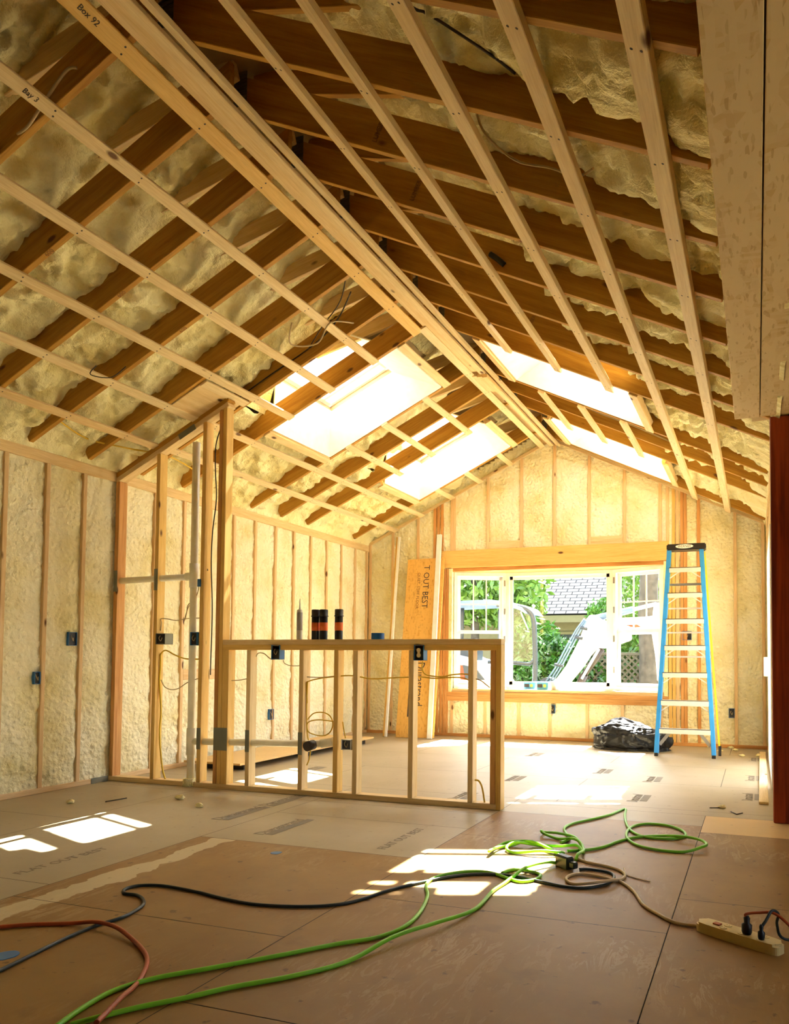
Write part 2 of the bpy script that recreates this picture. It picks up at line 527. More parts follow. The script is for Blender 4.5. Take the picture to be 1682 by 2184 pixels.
def text(name, s, size, mw, mat, parent=None, squeeze=1.0, space=1.0, thick=0.0006, shear=0.0):
    cu = bpy.data.curves.new(name, 'FONT')
    cu.body = s; cu.size = size; cu.extrude = thick; cu.space_character = space; cu.shear = shear
    cu.align_x = 'CENTER'; cu.align_y = 'CENTER'; cu.resolution_u = 2
    t = bpy.data.objects.new(name, cu)
    COL.objects.link(t)
    dg = bpy.context.evaluated_depsgraph_get()
    me = bpy.data.meshes.new_from_object(t.evaluated_get(dg))
    bpy.data.objects.remove(t); bpy.data.curves.remove(cu)
    for v in me.vertices: v.co.x *= squeeze
    me.materials.clear(); me.materials.append(mat)
    o = bpy.data.objects.new(name, me); COL.objects.link(o)
    loc, rot, sc = mw.decompose()
    o.location = loc; o.rotation_euler = rot.to_euler()
    return to_parent(o, parent)
def basis(o, x, y):
    """matrix at o with local X along x and local Y along y"""
    x = Vector(x).normalized(); y = Vector(y); y = (y - x * y.dot(x)).normalized(); z = x.cross(y)
    return Matrix.Translation(o) @ Matrix((x, y, z)).transposed().to_4x4()
ORD = ['first', 'second', 'third', 'fourth', 'fifth', 'sixth', 'seventh', 'eighth', 'ninth', 'tenth', 'eleventh', 'twelfth',
       'thirteenth', 'fourteenth', 'fifteenth', 'sixteenth', 'seventeenth', 'eighteenth']

# ------------------------------------------------------------------ FLOOR
def build_floor():
    bm = bmesh.new()
    def quad(x0, y0, x1, y1, mi, z=0.0):
        g = 0.0022
        vs = [bm.verts.new(p) for p in ((x0 + g, y0 + g, z), (x1 - g, y0 + g, z), (x1 - g, y1 - g, z), (x0 + g, y1 - g, z))]
        f = bm.faces.new(vs); f.material_index = mi
    X0, X1 = -5.9, 3.3
    s = -3.42
    # pale subfloor down the left, two sheets wide
    for x0, x1 in ((X0, -4.64), (-4.64, s)):
        ys = [-3.2, -0.7, 1.75, 4.19, 5.4] if x0 < -5 else [-3.2, 0.5, 2.95, 5.4]
        for a, b in zip(ys[:-1], ys[1:]): quad(x0, a, x1, b, 1)
    # pale sheet in front of the partition
    quad(s, 4.07, -1.87, 4.9, 1); quad(s, 4.9, -1.87, 5.4, 1)
    # worn plywood, middle and right
    for x0, x1, ys in ((s, -1.87, [-3.2, 0.2, 1.42, 2.75, 4.07]), (-1.87, -0.37, [-3.2, 0.9, 2.12, 3.35, 4.74, 5.55]),
                       (-0.37, 3.3, [-3.2, 2.5, 3.85, 5.36])):
        for a, b in zip(ys[:-1], ys[1:]): quad(x0, a, x1, b, 0)
    quad(-0.37, 5.36, 3.3, 5.93, 2)
    quad(-1.87, 5.55, -0.37, 5.93, 1)
    # pale subfloor of the far half
    xs = [X0, -5.2, -2.76, -0.32, 3.3]
    quad(X0, 5.4, s, 6.1, 1); quad(s, 5.4, -1.87, 6.1, 1); quad(-1.87, 5.93, 3.3, 6.1, 1)
    for j, (a, b) in enumerate(((6.1, 7.32), (7.32, 8.54), (8.54, 9.76), (9.76, 10.9))):
        o = 0.0 if j % 2 else 1.2
        q = [X0] + [x + o for x in (-5.2, -2.76, -0.32) if X0 < x + o < 3.3] + [3.3]
        for x0, x1 in zip(q[:-1], q[1:]): quad(x0, a, x1, b, 1)
    f = fin(bm, 'floor', [M['plyold'], M['plynew'], M['plypatch']])
    tag(f, kind='structure')
    bm = bmesh.new()
    add_box(bm, (-5.95, -3.25, -0.25), (3.35, 11.0, -0.004))
    tag(fin(bm, 'floor', [M['ink']]), kind='structure')
    # printed sheet stamps
    def stamp(x, y, ang, s, size, mat, sq=1.0, bar=0.0):
        mw = Matrix.Translation((x, y, 0.0012)) @ Matrix.Rotation(ang, 4, 'Z')
        text('floor_stamp', s, size, mw, mat, f, sq, thick=0.0003)
        if bar:
            bm = bmesh.new(); add_box(bm, (-bar / 2, -0.03, 0), (bar / 2, 0.03, 0.0006))
            fin(bm, 'stamp_bar', mat, f, mw=mw @ Matrix.Translation((0.02, -size * 0.62, 0)))
    for x, y, L in STAMPS_A:
        stamp(x, y, radians(90), 'Durastrand', 0.11, M['inkfaint'], 1.0, L)
    for x, y in STAMPS_B:
        stamp(x, y, radians(90), 'FLAT OUT BEST', 0.085, M['inkfaint'])
    for x, y in STAMPS_C:
        stamp(x, y, radians(90), 'Durastrand', 0.13, M['inkfaint'], 0.6, 0.3)
STAMPS_A = [(-3.671, 4.768), (-3.105, 4.495), (-3.672, 5.309)]
STAMPS_A = [(p[0], p[1], 0.5) for p in STAMPS_A]
STAMPS_B = [(-3.744, 3.320), (-2.172, 4.487)]
STAMPS_C = [(-2.586, 8.932), (-1.542, 7.866), (-0.991, 7.526), (-0.970, 6.474), (-0.078, 6.868), (-0.067, 7.954), (-0.051, 9.449), (-2.264, 7.085), (-2.389, 6.036), (-4.420, 6.897)]
build_floor()

# ------------------------------------------------------------------ ROOF SHELL, CEILING FOAM, SKYLIGHTS
# opening in the ceiling (x along the slope) and the glass above it
SKY = [  # side, x0, x1, y0, y1, near flare
    (-1, -4.60, -3.22, 6.42, 7.52, 6.02), (-1, -4.60, -3.22, 8.88, 9.98, 8.50),
    (1, -2.40, -1.05, 6.58, 7.66, 6.25), (1, -2.40, -1.05, 9.07, 10.22, 8.72)]
DECK = 0.44
GL = [(-4.36, -3.60, 6.38, 7.44), (-4.36, -3.60, 8.84, 9.90), (-2.09, -1.15, 6.50, 7.56), (-2.09, -1.15, 9.00, 10.06)]  # glass: x0, x1, y0, y1 at the sheathing
LEFT_Y = [2.25, 2.84, 3.42, 3.99, 4.59, 5.18, 5.80, 6.37, 7.52, 8.12, 8.72, 9.98]
RIGHT_Y = [1.80, 2.38, 2.97, 3.56, 4.14, 4.74, 5.33, 5.92, 6.52, 7.68, 8.24, 8.84, 9.40, 10.24]
def in_cut(x, y, grow=0.0):
    for s, x0, x1, y0, y1, yf in SKY:
        if (x > RX) == (s > 0) and x0 - grow < x < x1 + grow and yf - grow < y < y1 + grow: return True
    return False
def lump(x, y, z, sc):
    d = noise.voronoi(Vector((x, y, z)) * sc)[0][0]
    return max(0.0, 1 - (d * 1.5) ** 2)
def foam_off(x, y):
    d = abs(x - RX)
    o = 0.195 + 0.42 * max(0.0, 1 - d / 1.35) ** 0.8
    rows = LEFT_Y if x < RX else RIGHT_Y
    dr = min(abs(y - r - 0.02) for r in rows)
    mid = min(1.0, 0.35 + dr / 0.2)
    n1 = noise.fractal(Vector((x * 0.9, y * 0.9, 3.1)), 1.0, 2.0, 3)
    o -= 0.02 * n1
    wob = noise.noise_vector(Vector((x, y, 0.3)) * 4.0) * 0.10
    lx, ly = x + wob.x, y + wob.y
    o -= mid * (0.060 * lump(lx, ly, 0, 4.5) + 0.055 * lump(lx * 1.2, ly, 5, 9.0) + 0.030 * lump(lx, ly, 9, 17.0))
    o += 0.010 * noise.noise(Vector((x, y, 0)) * 26)
    if x > RX:
        e = max(0.0, 1 - (XR - x) / 1.25)
        g = max(0.0, noise.noise(Vector((x * 1.7, y * 1.5, 9))) + 0.38)
        o -= 0.22 * e * g + 0.03 * e
        o -= 0.09 * math.exp(-(((x + 0.62) / 0.20) ** 2 + ((y - 2.72) / 0.15) ** 2))
        edge = (XR - x) / 0.10 if y > 5.84 else 1
    else:
        e = max(0.0, 1 - (x - XL) / 0.9)
        o -= 0.15 * e * max(0.0, noise.noise(Vector((x * 1.7, y * 1.5, 19))) + 0.45)
        edge = (x - XL) / 0.10
    o = min(max(o, 0.012), 0.425)
    return o * max(0.0, min(1.0, edge))
def build_ceiling():
    bm = bmesh.new()
    for side in (-1, 1):
        x0, x1 = (XL - 0.02, RX) if side < 0 else (RX, XR + 0.02)
        nx = 120
        ys = [YN, -1.5, 0.0, 0.8] 
        y = 1.2
        while y < YB + 0.02:
            ys.append(y); y += 0.027
        ys.append(YB + 0.04)
        grid = []
        for i in range(nx + 1):
            x = x0 + (x1 - x0) * i / nx
            row = []
            for yy in ys:
                row.append(bm.verts.new(rp(x if abs(x - RX) > 1e-6 else RX + side * 1e-5, yy, foam_off(x, yy))))
            grid.append(row)
        for i in range(nx):
            xm = x0 + (x1 - x0) * (i + 0.5) / nx
            for j in range(len(ys) - 1):
                if in_cut(xm, (ys[j] + ys[j + 1]) / 2): continue
                f = bm.faces.new((grid[i][j], grid[i + 1][j], grid[i + 1][j + 1], grid[i][j + 1])); f.smooth = True
    o = fin(bm, 'ceiling', M['foam'])
    for p in o.data.polygons: p.use_smooth = True
    tag(o, kind='structure')
    # sheathing above, with the skylight holes left open
    bm = bmesh.new()
    for side in (-1, 1):
        cuts = [(c[0], *GL[i][:2], *GL[i][2:]) for i, c in enumerate(SKY) if c[0] == side]
        xa, xb = (-6.3, RX) if side < 0 else (RX, 0.7)
        segs = []
        ys = sorted([YN - 0.2, YB + 0.45] + [c[3] for c in cuts] + [c[4] for c in cuts])
        for a, b in zip(ys[:-1], ys[1:]):
            ym = (a + b) / 2
            c = [c for c in cuts if c[3] < ym < c[4]]
            if c: segs += [(xa, c[0][1], a, b), (c[0][2], xb, a, b)]
            else: segs.append((xa, xb, a, b))
        for (p, q, a, b) in segs:
            lo = [rp(p + 1e-5 if side > 0 else p, a, DECK), rp(q - 1e-5 if side < 0 else q, a, DECK),
                  rp(q - 1e-5 if side < 0 else q, b, DECK), rp(p + 1e-5 if side > 0 else p, b, DECK)]
            up = Vector((side * SL * CO, 0, CO)) * 0.05
            vs = [bm.verts.new(v) for v in lo] + [bm.verts.new(v + up) for v in lo]
            for f in ((0, 3, 2, 1), (4, 5, 6, 7), (0, 1, 5, 4), (1, 2, 6, 5), (2, 3, 7, 6), (3, 0, 4, 7)):
                bm.faces.new([vs[i] for i in f])
    # ridge cap
    add_box(bm, (RX - 0.35, YN - 0.2, rp(RX - 0.3, 0, DECK).z), (RX + 0.35, YB + 0.45, rp(RX, 0, DECK).z + 0.12))
    tag(fin(bm, 'ceiling', M['deckgrey']), kind='structure')
build_ceiling()

def build_skylight(k, s):
    side, x0, x1, y0, y1, yf = s
    names = ['left slope skylight nearer the camera, glaring white over framed partition',
             'left slope skylight farther away, nearest the window wall',
             'right slope skylight nearer the camera with glaring white shaft boards',
             'right slope skylight farther away, close to the gable wall']
    c = rp((GL[k][0] + GL[k][1]) / 2, (GL[k][2] + GL[k][3]) / 2, DECK)
    t = thing('skylight', c, names[k], 'skylight', 'roof skylights')
    gx0, gx1, gy0, gy1 = GL[k]
    mid = rp((x0 + x1) / 2, (y0 + y1) / 2, 0.2)
    def pl(poly, name, mat):
        bm = bmesh.new()
        P = [Vector(p) - c for p in poly]
        nn = (P[1] - P[0]).cross(P[2] - P[0]).normalized()
        if nn.dot(sum(P, Vector()) / len(P) + c - mid) < 0: nn = -nn
        a = [bm.verts.new(p) for p in P]; b = [bm.verts.new(p + nn * 0.012) for p in P]
        bm.faces.new(a); bm.faces.new(b)
        n_ = len(P)
        for i in range(n_): bm.faces.new((a[i], a[(i + 1) % n_], b[(i + 1) % n_], b[i]))
        return fin(bm, name, mat, t, mw=Matrix.Translation(c))
    D = DECK
    e = 0.002
    y1 -= 0.02
    pl([rp(x0, y1, e), rp(x1, y1, e), rp(gx1, gy1, D), rp(gx0, gy1, D)], 'shaft_board', M['vinyl'])
    pl([rp(x0, y0 - 0.01, e), rp(x0, y1, e), rp(gx0, gy1, D), rp(gx0, gy0, D)], 'shaft_board', M['vinyl'])
    pl([rp(x1, y0 - 0.01, e), rp(x1, y1, e), rp(gx1, gy1, D), rp(gx1, gy0, D)], 'shaft_board', M['vinyl'])
    lo, hi = (0.17, 0.38) if side < 0 else (0.38, 0.17)
    pl([rp(x0, yf, lo), rp(x1, yf, hi), rp(gx1, gy0, D), rp(gx0, gy0, D)], 'shaft_board', M['foam'])
    for xx, gg, of in ((x0, gx0, lo), (x1, gx1, hi)):
        pl([rp(xx, yf, of), rp(xx, y0 - 0.01, of), rp(gg, gy0, D)], 'shaft_board', M['foam'])
    # glazed unit on the sheathing
    bm = bmesh.new()
    nrm = Vector((side * SL * CO, 0, CO)); sx = Vector((CO, 0, -side * SL * CO)); W = (gx1 - gx0) / CO; H = gy1 - gy0
    mw = Matrix.Translation(c + nrm * 0.05) @ Matrix((sx, Vector((0, 1, 0)), sx.cross(Vector((0, 1, 0))))).transposed().to_4x4()
    for a, b in (((-W / 2, -H / 2, 0), (-W / 2 + .05, H / 2, .07)), ((W / 2 - .05, -H / 2, 0), (W / 2, H / 2, .07)),
                 ((-W / 2, -H / 2, 0), (W / 2, -H / 2 + .05, .07)), ((-W / 2, H / 2 - .05, 0), (W / 2, H / 2, .07)),
                 ((-W / 2, H / 2 - .21, 0), (W / 2, H / 2 - .165, .05))):
        add_box(bm, a, b)
    fin(bm, 'frame', M['white'], t, mw=mw)
    bm = bmesh.new()
    add_box(bm, (-W / 2, -H / 2, 0.03), (W / 2, H / 2, 0.036))
    fin(bm, 'glass_pane', M['glass'], t, mw=mw)
    # header boards at the high and low ends
    for xx, dx in ((x0, -1), (x1, 1)):
        a, b = rp(xx + dx * 0.03, y0 - 0.03, 0.0), rp(xx + dx * 0.03, y1 + 0.03, 0.0)
        n = Vector((side * SL * CO, 0, CO))
        board('header_board', a + n * 0.045, b + n * 0.045, 0.09, 0.04, n, M['pine'], t)
        a2, b2 = a - n * 0.01 + sx * dx * 0.03, b - n * 0.01 + sx * dx * 0.03
        board('header_board', a2, b2, 0.085, 0.02, sx, M['pine'], t)
    portal(c - nrm * 0.04, (0, side * ANG, 0), W, H)
for k, s in enumerate(SKY): build_skylight(k, s)

# rafters ---------------------------------------------------------------
def rafter(side, y, x_end, label, mat, brace=True, plate=False, t=0.042, depth=0.20, drip=None):
    nrm = Vector((side * SL * CO, 0, CO))
    xs = RX + side * 0.004
    p0, p1 = rp(xs, y + t / 2, depth / 2), rp(x_end, y + t / 2, depth / 2)
    o = thing('rafter', rp((xs + x_end) / 2, y, 0), label, 'rafter', ('left' if side < 0 else 'right') + ' slope rafters')
    rbd = board('rafter_board', p0, p1, depth, t, nrm, mat, o)
    for v in rbd.data.vertices:          # plumb cut at the ridge
        if v.co.x < 0: v.co.x -= SL * (v.co.y * (1 if (rbd.matrix_basis.to_3x3() @ Vector((0, 1, 0))).dot(nrm) > 0 else -1) + depth / 2)
    if brace:
        x2 = RX + side * 1.35
        a = Vector((RX + side * 0.01, y + t + 0.02, 4.55)); b = Vector((x2, y + t + 0.02, 4.55 - 0.25 * 1.34))
        board('brace_board', a, b, 0.14, 0.038, (0, 0, 1), M['pine'] if side < 0 else mat, o)
    if plate:
        bm = bmesh.new()
        add_box(bm, (-0.13, -0.002, -0.14), (0.11, 0.0, 0.16))
        for i in range(9):
            z = -0.1 + i * 0.024
            add_box(bm, (-0.13, -0.007, z), (0.11, -0.002, z + 0.009))
        fin(bm, 'metal_plate', M['metalplate'], o, mw=Matrix.Translation((RX - 0.10, y - 0.003, 4.52)))
    return o
hints_l = {0: 'at the top left corner', 1: 'with loose white cable looped on its face', 2: 'third from the camera', 5: 'just before the tall partition',
           6: 'carrying dark cables, before the skylight', 7: 'crossing under the nearer skylight edge', 8: 'on the far side of the nearer skylight',
           11: 'closest to the gable wall'}
for i, y in enumerate(LEFT_Y):
    lab = 'brown left slope rafter, ' + hints_l.get(i, ORD[i] + ' counted from the camera')
    r = rafter(-1, y, XL + 0.06, lab, M['fir'], brace=True, plate=False)
    if i in (2, 3, 4, 5):
        # mill number stamped on the underside
        nrm = Vector((-SL * CO, 0, CO)); d = Vector((-CO, 0, -SL * CO))
        text('mill_stamp', '600', 0.045, basis(rp(-4.14, y + 0.021, -0.0012), (CO, 0, SL * CO), (0, -1, 0)), M['inkbrown'], r)
for i, y in enumerate(RIGHT_Y):
    xe = -0.16 if y < 5.84 else XR - 0.04
    lab = 'dark brown right slope rafter, ' + (ORD[i] + ' counted from the camera' if i < 9 else
          ['between the two skylights, the nearer one', 'between the two skylights, the middle one', 'just before the far skylight',
           'crossing below the far skylight', 'last one against the gable wall'][i - 9])
    if i == 12: continue
    r = rafter(1, y, xe, lab, M['fir'], brace=i < 11, plate=True)
    if i in (3, 4, 7):
        d = Vector((CO, 0, -SL * CO)); n = Vector((SL * CO, 0, CO))
        x = {3: -1.95, 4: -2.0, 7: -1.78}[i]
        text('mill_stamp', 'LUMBER', 0.045, basis(rp(x, y - 0.0012, 0.10), n, -d), M['inkbrown'], r, 0.8)
# short boards between the left skylights and gable ladder blocks
# ridge ---------------------------------------------------------------
rb = thing('ridge_beam', (RX, 4, 4.3), 'wide pale ridge board running the length of the roof peak', 'beam')
board('ridge_board', (RX - 0.085, YN, 4.285), (RX - 0.085, 7.55, 4.285), 0.105, 0.04, (1, 0, 0), M['pine'], rb)
board('ridge_board', (RX - 0.05, 8.1, 4.33), (RX - 0.05, YB, 4.33), 0.18, 0.04, (1, 0, 0), M['pine'], rb)
o = board('ridge_strip', (RX - 0.005, YN, 4.27), (RX - 0.005, YB, 4.27), 0.066, 0.03, (1, 0, 0), M['strap'])
tag(o, 'pale ridge strip touching the wide ridge board', 'board', 'strips along the ridge')
o = board('ridge_strip', (RX + 0.095, YN, 4.262), (RX + 0.095, YB, 4.262), 0.066, 0.03, (1, 0, -SL), M['strap'])
tag(o, 'pale ridge strip on right, separated by a dark gap', 'board', 'strips along the ridge')
# collar cleat under the ridge between the skylights
cb = thing('cleat_block', (RX + 0.02, 7.95, 4.2), 'stacked cleat boards boxed under the ridge between skylights', 'block')
for q in range(3):
    board('cleat_board', (RX - 0.10 + q * 0.06, 7.62, 4.26 - 0.012 * q), (RX - 0.10 + q * 0.06, 8.1, 4.26 - 0.012 * q), 0.055, 0.04, (1, 0, 0), M['pine'], cb)

# strapping -------------------------------------------------------------
def strap(side, x, y0, y1, label, wdt, thk, mat=None, group=None, writing=None):
    """board nailed across the rafter undersides; x is its lower-left edge"""
    nrm = Vector((side * SL * CO, 0, CO)); sx = Vector((CO, 0, -side * SL * CO))
    base = rp(x, 0, -thk / 2) + sx * wdt / 2
    L = y1 - y0
    rows = LEFT_Y if side < 0 else RIGHT_Y
    nails = []
    for y in rows:
        if y0 + 0.03 < y < y1 - 0.03:
            for q in (-0.22, 0.2): nails.append((y - y0 + 0.02 + random.uniform(-.012, .012), wdt * q, 1)); nails.append((y - y0 + 0.02 + random.uniform(-.012, .012), wdt * q, -1))
    o = board('strapping_board', (base.x, y0, base.z), (base.x, y1, base.z), wdt, thk, sx, mat or M['strap'], nails=nails)
    tag(o, label, 'board', group or ('strapping on the %s slope' % ('left' if side < 0 else 'right')))
    return o
lw, lt = 0.078, 0.022
yst = 0.2
sL1 = strap(-1, -3.03, yst, 6.38, 'amber yellow strapping board beside the ridge on left slope', 0.10, lt, M['yellowpine'])
sL2 = strap(-1, -3.475, yst, 6.40, 'strapping board marked Bay 3, second left of ridge', lw, lt)
strap(-1, -3.945, yst, 6.40, 'left strapping board ending mid skylight, third left of ridge', lw, lt)
strap(-1, -4.41, yst, 6.40, 'left strapping board ending at skylight low corner, fourth left of ridge', lw, lt)
strap(-1, -4.87, yst, 5.56, 'left strapping board running into the partition top, fifth left of ridge', lw, lt)
strap(-1, -5.32, yst, 5.56, 'lowest near strapping board above the left wall plate', lw, lt, M['pine'])
strap(-1, -4.50, 5.22, 5.80, 'short strap offcut above the partition peak', lw, lt, group='short strap pieces on the left slope')
strap(-1, -4.86, 5.66, YB, 'long far strapping board beyond the partition, below the skylights', lw, lt)
strap(-1, -5.30, 5.66, YB, 'lowest far strapping board just above the far left wall', lw, lt)
strap(-1, -2.96, 6.34, YB, 'far strapping board next to ridge passing both skylights', lw, lt)
strap(-1, -3.45, 7.50, 8.88, 'upper short strap between the two left skylights', lw, lt, group='short strap pieces on the left slope')
strap(-1, -3.95, 7.50, 8.88, 'middle short strap between the two left skylights', lw, lt, group='short strap pieces on the left slope')
strap(-1, -4.40, 7.50, 8.88, 'lower short strap between the two left skylights', lw, lt, group='short strap pieces on the left slope')
for x, wd in ((-3.43, 'upper'), (-3.91, 'middle'), (-4.36, 'lower')):
    strap(-1, x, 9.96, YB, wd + ' stub strap between far left skylight and gable', lw, lt, group='short strap pieces on the left slope')
rw, rt = 0.085, 0.032
strap(1, -2.16, yst, 6.55, 'first strapping board right of the ridge, ends at skylight', 0.07, rt)
strap(1, -1.70, yst, 6.60, 'second strapping board right of the ridge', 0.07, rt)
strap(1, -1.245, yst, 6.65, 'third strapping board right of ridge, ends at skylight low corner', rw, rt)
strap(1, -0.80, yst, YB, 'fourth strapping board right of ridge, full length', rw, rt)
strap(1, -0.375, yst, YB, 'outermost right strapping board beside the strand board soffit', rw, rt)
for x, wd in ((-2.17, 'upper'), (-1.74, 'middle'), (-1.30, 'lower')):
    strap(1, x, 7.68, 9.05, wd + ' short strap between the right skylights', lw, rt, group='short strap pieces on the right slope')
# handwriting
def on_strap(o, s, x, y, size):
    sx = Vector((CO, 0, SL * CO))
    text('pencil_note', s, size, basis(rp(x, y, -lt - 0.001), (0, 1, 0), sx), M['ink'], o, 0.9)
on_strap(sL2, 'Bay 3', -3.44, 2.72, 0.042)
on_strap(sL1, 'Box 92', -2.98, 2.64, 0.045)

# ------------------------------------------------------------------ WALLS
def wall_foam(name, u0, u1, v0, v1, fn, studs, skip=None, du=0.035, cuts=()):
    """foam between studs: fn(u, v, depth) -> point; depth grows away from the room"""
    bm = bmesh.new()
    nu = int((u1 - u0) / du); nv = int((v1 - v0) / du)
    grid = {}
    for i in range(nu + 1):
        u = u0 + (u1 - u0) * i / nu
        ds = min(abs(u - s) for s in studs) if studs else 1
        for j in range(nv + 1):
            v = v0 + (v1 - v0) * j / nv
            n1 = noise.fractal(Vector((u * 1.5, v * 1.0, 7)), 1.0, 2.0, 3)
            wob = noise.noise_vector(Vector((u, v, 1.3)) * 3.0) * 0.1
            d = 0.026 + 0.010 * n1 - 0.020 * lump(u + wob.x, v + wob.y, 2, 7.0) * (1.2 if v < 1.0 else 0.6) - 0.010 * lump(u + wob.y, v + wob.x, 4, 16.0) + 0.008 * noise.noise(Vector((u, v, 0)) * 22)
            d = max(d, 0.004)
            d += 0.012 * max(0, 1 - ds / 0.05)
            grid[i, j] = bm.verts.new(fn(u, v, d))
    for i in range(nu):
        um = u0 + (u1 - u0) * (i + .5) / nu
        for j in range(nv):
            vm = v0 + (v1 - v0) * (j + .5) / nv
            if skip and skip(um, vm): continue
            bm.faces.new((grid[i, j], grid[i + 1, j], grid[i + 1, j + 1], grid[i, j + 1]))
    for v in list(bm.verts):
        if not v.link_faces: bm.verts.remove(v)
    o = fin(bm, name, M['foamwall'])
    for p in o.data.polygons: p.use_smooth = True
    tag(o, kind='structure')
    return o
# left wall
WS_Y = [10.53, 10.16, 9.75, 9.35, 8.94, 8.54, 8.13, 7.72, 7.32, 6.91, 6.50, 6.09, 5.69, 5.22, 4.84, 4.45, 4.03, 3.62, 3.21]
TZ = 2.92
wall_foam('wall_left', YN, YB, 0.0, TZ, lambda u, v, d: (XL - d, u, v), WS_Y)
wf = thing('wall_framing', (XL, 5, 0), 'pale stud framing of the left wall, foam filled between studs', 'wall framing')
for k, y in enumerate(WS_Y):
    boxo('stud', (XL - 0.10, y - 0.02, 0.045), (XL + 0.001, y + 0.02, TZ - 0.09), M['stud'], wf)
boxo('bottom_plate', (XL - 0.10, YN, 0.0), (XL + 0.006, YB, 0.045), M['stud'], wf)
boxo('top_plate', (XL - 0.10, YN, TZ - 0.09), (XL + 0.006, YB, TZ + 0.005), M['pine'], wf)
boxo('fire_block', (XL - 0.10, 6.52, 0.92), (XL + 0.001, 7.30, 1.03), M['stud'], wf)
# outer skins of the building
def skin(name, a, b):
    bm = bmesh.new(); add_box(bm, a, b)
    return tag(fin(bm, name, M['deckgrey']), kind='structure')
skin('wall_left', (XL - 0.20, YN - 0.1, -0.3), (XL - 0.15, YB + 0.2, 3.2))
for a, b in (((3.3, YN, -0.2), (3.36, 1.4, 3.1)), ((3.3, 3.2, -0.2), (3.36, 5.98, 3.1)), ((3.3, 1.4, -0.2), (3.36, 3.2, 0.8)), ((3.3, 1.4, 2.2), (3.36, 3.2, 3.1))):
    skin('wall_right', a, b)
portal((3.34, 2.3, 1.5), (0, radians(90), 0), 1.4, 1.8)
t = thing('window_4', (3.33, 2.2, 0.8), 'unseen white framed side room window added for light', 'window'); t['kind'] = 'structure'  # unseen window added to brighten the left wall from the side
for a, b in (((3.29, 1.4, 0.8), (3.37, 1.47, 2.2)), ((3.29, 3.13, 0.8), (3.37, 3.2, 2.2)), ((3.29, 1.4, 0.8), (3.37, 3.2, 0.87)), ((3.29, 1.4, 2.13), (3.37, 3.2, 2.2)), ((3.3, 2.27, 0.8), (3.36, 2.33, 2.2))):
    boxo('window_frame', a, b, M['white'], t)
boxo('pane', (3.33, 1.46, 0.86), (3.335, 3.14, 2.14), M['glass'], t, 0)
def skin_poly(name, pts, y0, y1):
    bm = bmesh.new()
    prism(bm, pts, y1 - y0, Matrix.Translation((0, y1, 0)) @ Matrix.Rotation(radians(90), 4, 'X'))
    return tag(fin(bm, name, M['deckgrey']), kind='structure')
gz = roofz(XL - 0.2) + 0.45
# rear wall behind the camera
skin_poly('wall_near', [(-6, -0.1), (3.36, -0.1), (3.36, 3.1), (0.4, 3.2), (RX, 4.9), (-6, 3.3)], YN - 0.1, YN)

# back (gable) wall
WX0, WX1, WZ0, WZ1 = -4.36, -1.16, 0.70, 2.50
def gz_in(x): return roofz(x)
low = [-5.52, -5.13, -4.86, -4.32, -3.79, -3.27, -2.80, -2.26, -1.76]
upp = [-4.62, -4.34, -3.76, -3.24, -2.74, -2.23, -1.73, -1.24]
full = [-0.73, -0.26, 0.09]
def bskip(u, v):
    if v > roofz(u) + 0.22: return True
    return WX0 - 0.03 < u < WX1 + 0.03 and WZ0 - 0.05 < v < WZ1 + 0.1
wall_foam('wall_far', XL - 0.05, XR + 0.05, 0.0, 4.6, lambda u, v, d: (u, YB + d, v), upp + full + [-5.13, -4.62], bskip)
bf = thing('wall_framing', (-2.8, YB, 0), 'stud framing of the gable end wall around bay window', 'wall framing')
def bst(x, z0, z1, w_=0.042, mat=None, name='stud', yo=0.0):
    boxo(name, (x - w_ / 2, YB - 0.001 + yo, z0), (x + w_ / 2, YB + 0.13, z1), mat or M['stud'], bf)
for x in (-5.72, -5.33, -4.90): bst(x, 0.045, roofz(x) + 0.02)
for x in (-5.52,): pass
for x in (-4.62, -4.56, -4.50): bst(x, 0.045, roofz(x) + 0.02, mat=M['redfir'])
for x in (-4.45, -4.405): bst(x, 0.045, WZ1 + 0.02, mat=M['redfir'])
for x in (-4.34, -4.30): bst(x, 2.79, roofz(x) + 0.02)
for x in (-3.76, -3.24, -2.74, -2.23, -1.73): bst(x, 2.79, roofz(x) + 0.02)
for x in (-1.24, -1.14): bst(x, 2.79, roofz(x) + 0.02)
for x in (-1.11, -1.06, -1.01): bst(x, 0.045, WZ1 + 0.02 if x < -1.08 else roofz(x) + 0.02, mat=M['yellowpine'] if x < -1.03 else M['stud'])
for x in (-0.95, -0.905): bst(x, 0.045, roofz(x) + 0.02, mat=M['redfir'])
for x in full: bst(x, 0.045, roofz(x) + 0.02, mat=M['redfir'] if x < -0.5 else M['stud'])
for x in (-4.32, -3.79, -3.27, -2.80, -2.26, -1.76, -1.24): bst(x, 0.045, 0.53)
boxo('bottom_plate', (XL, YB - 0.006, 0), (XR, YB + 0.13, 0.045), M['redfir'], bf)
boxo('sill_plate', (-4.40, YB - 0.005, 0.53), (-1.13, YB + 0.13, 0.60), M['redfir'], bf)
boxo('sill_plate', (-4.40, YB - 0.003, 0.60), (-1.13, YB + 0.13, 0.665), M['redfir'], bf)
boxo('header', (-4.50, YB - 0.012, 2.53), (-1.12, YB + 0.13, 2.79), M['yellowpine'], bf)
boxo('block', (-3.74, YB - 0.001, 2.79), (-3.26, YB + 0.05, 2.90), M['pine'], bf)
boxo('block', (-2.21, YB - 0.001, 2.79), (-1.75, YB + 0.05, 2.90), M['pine'], bf)
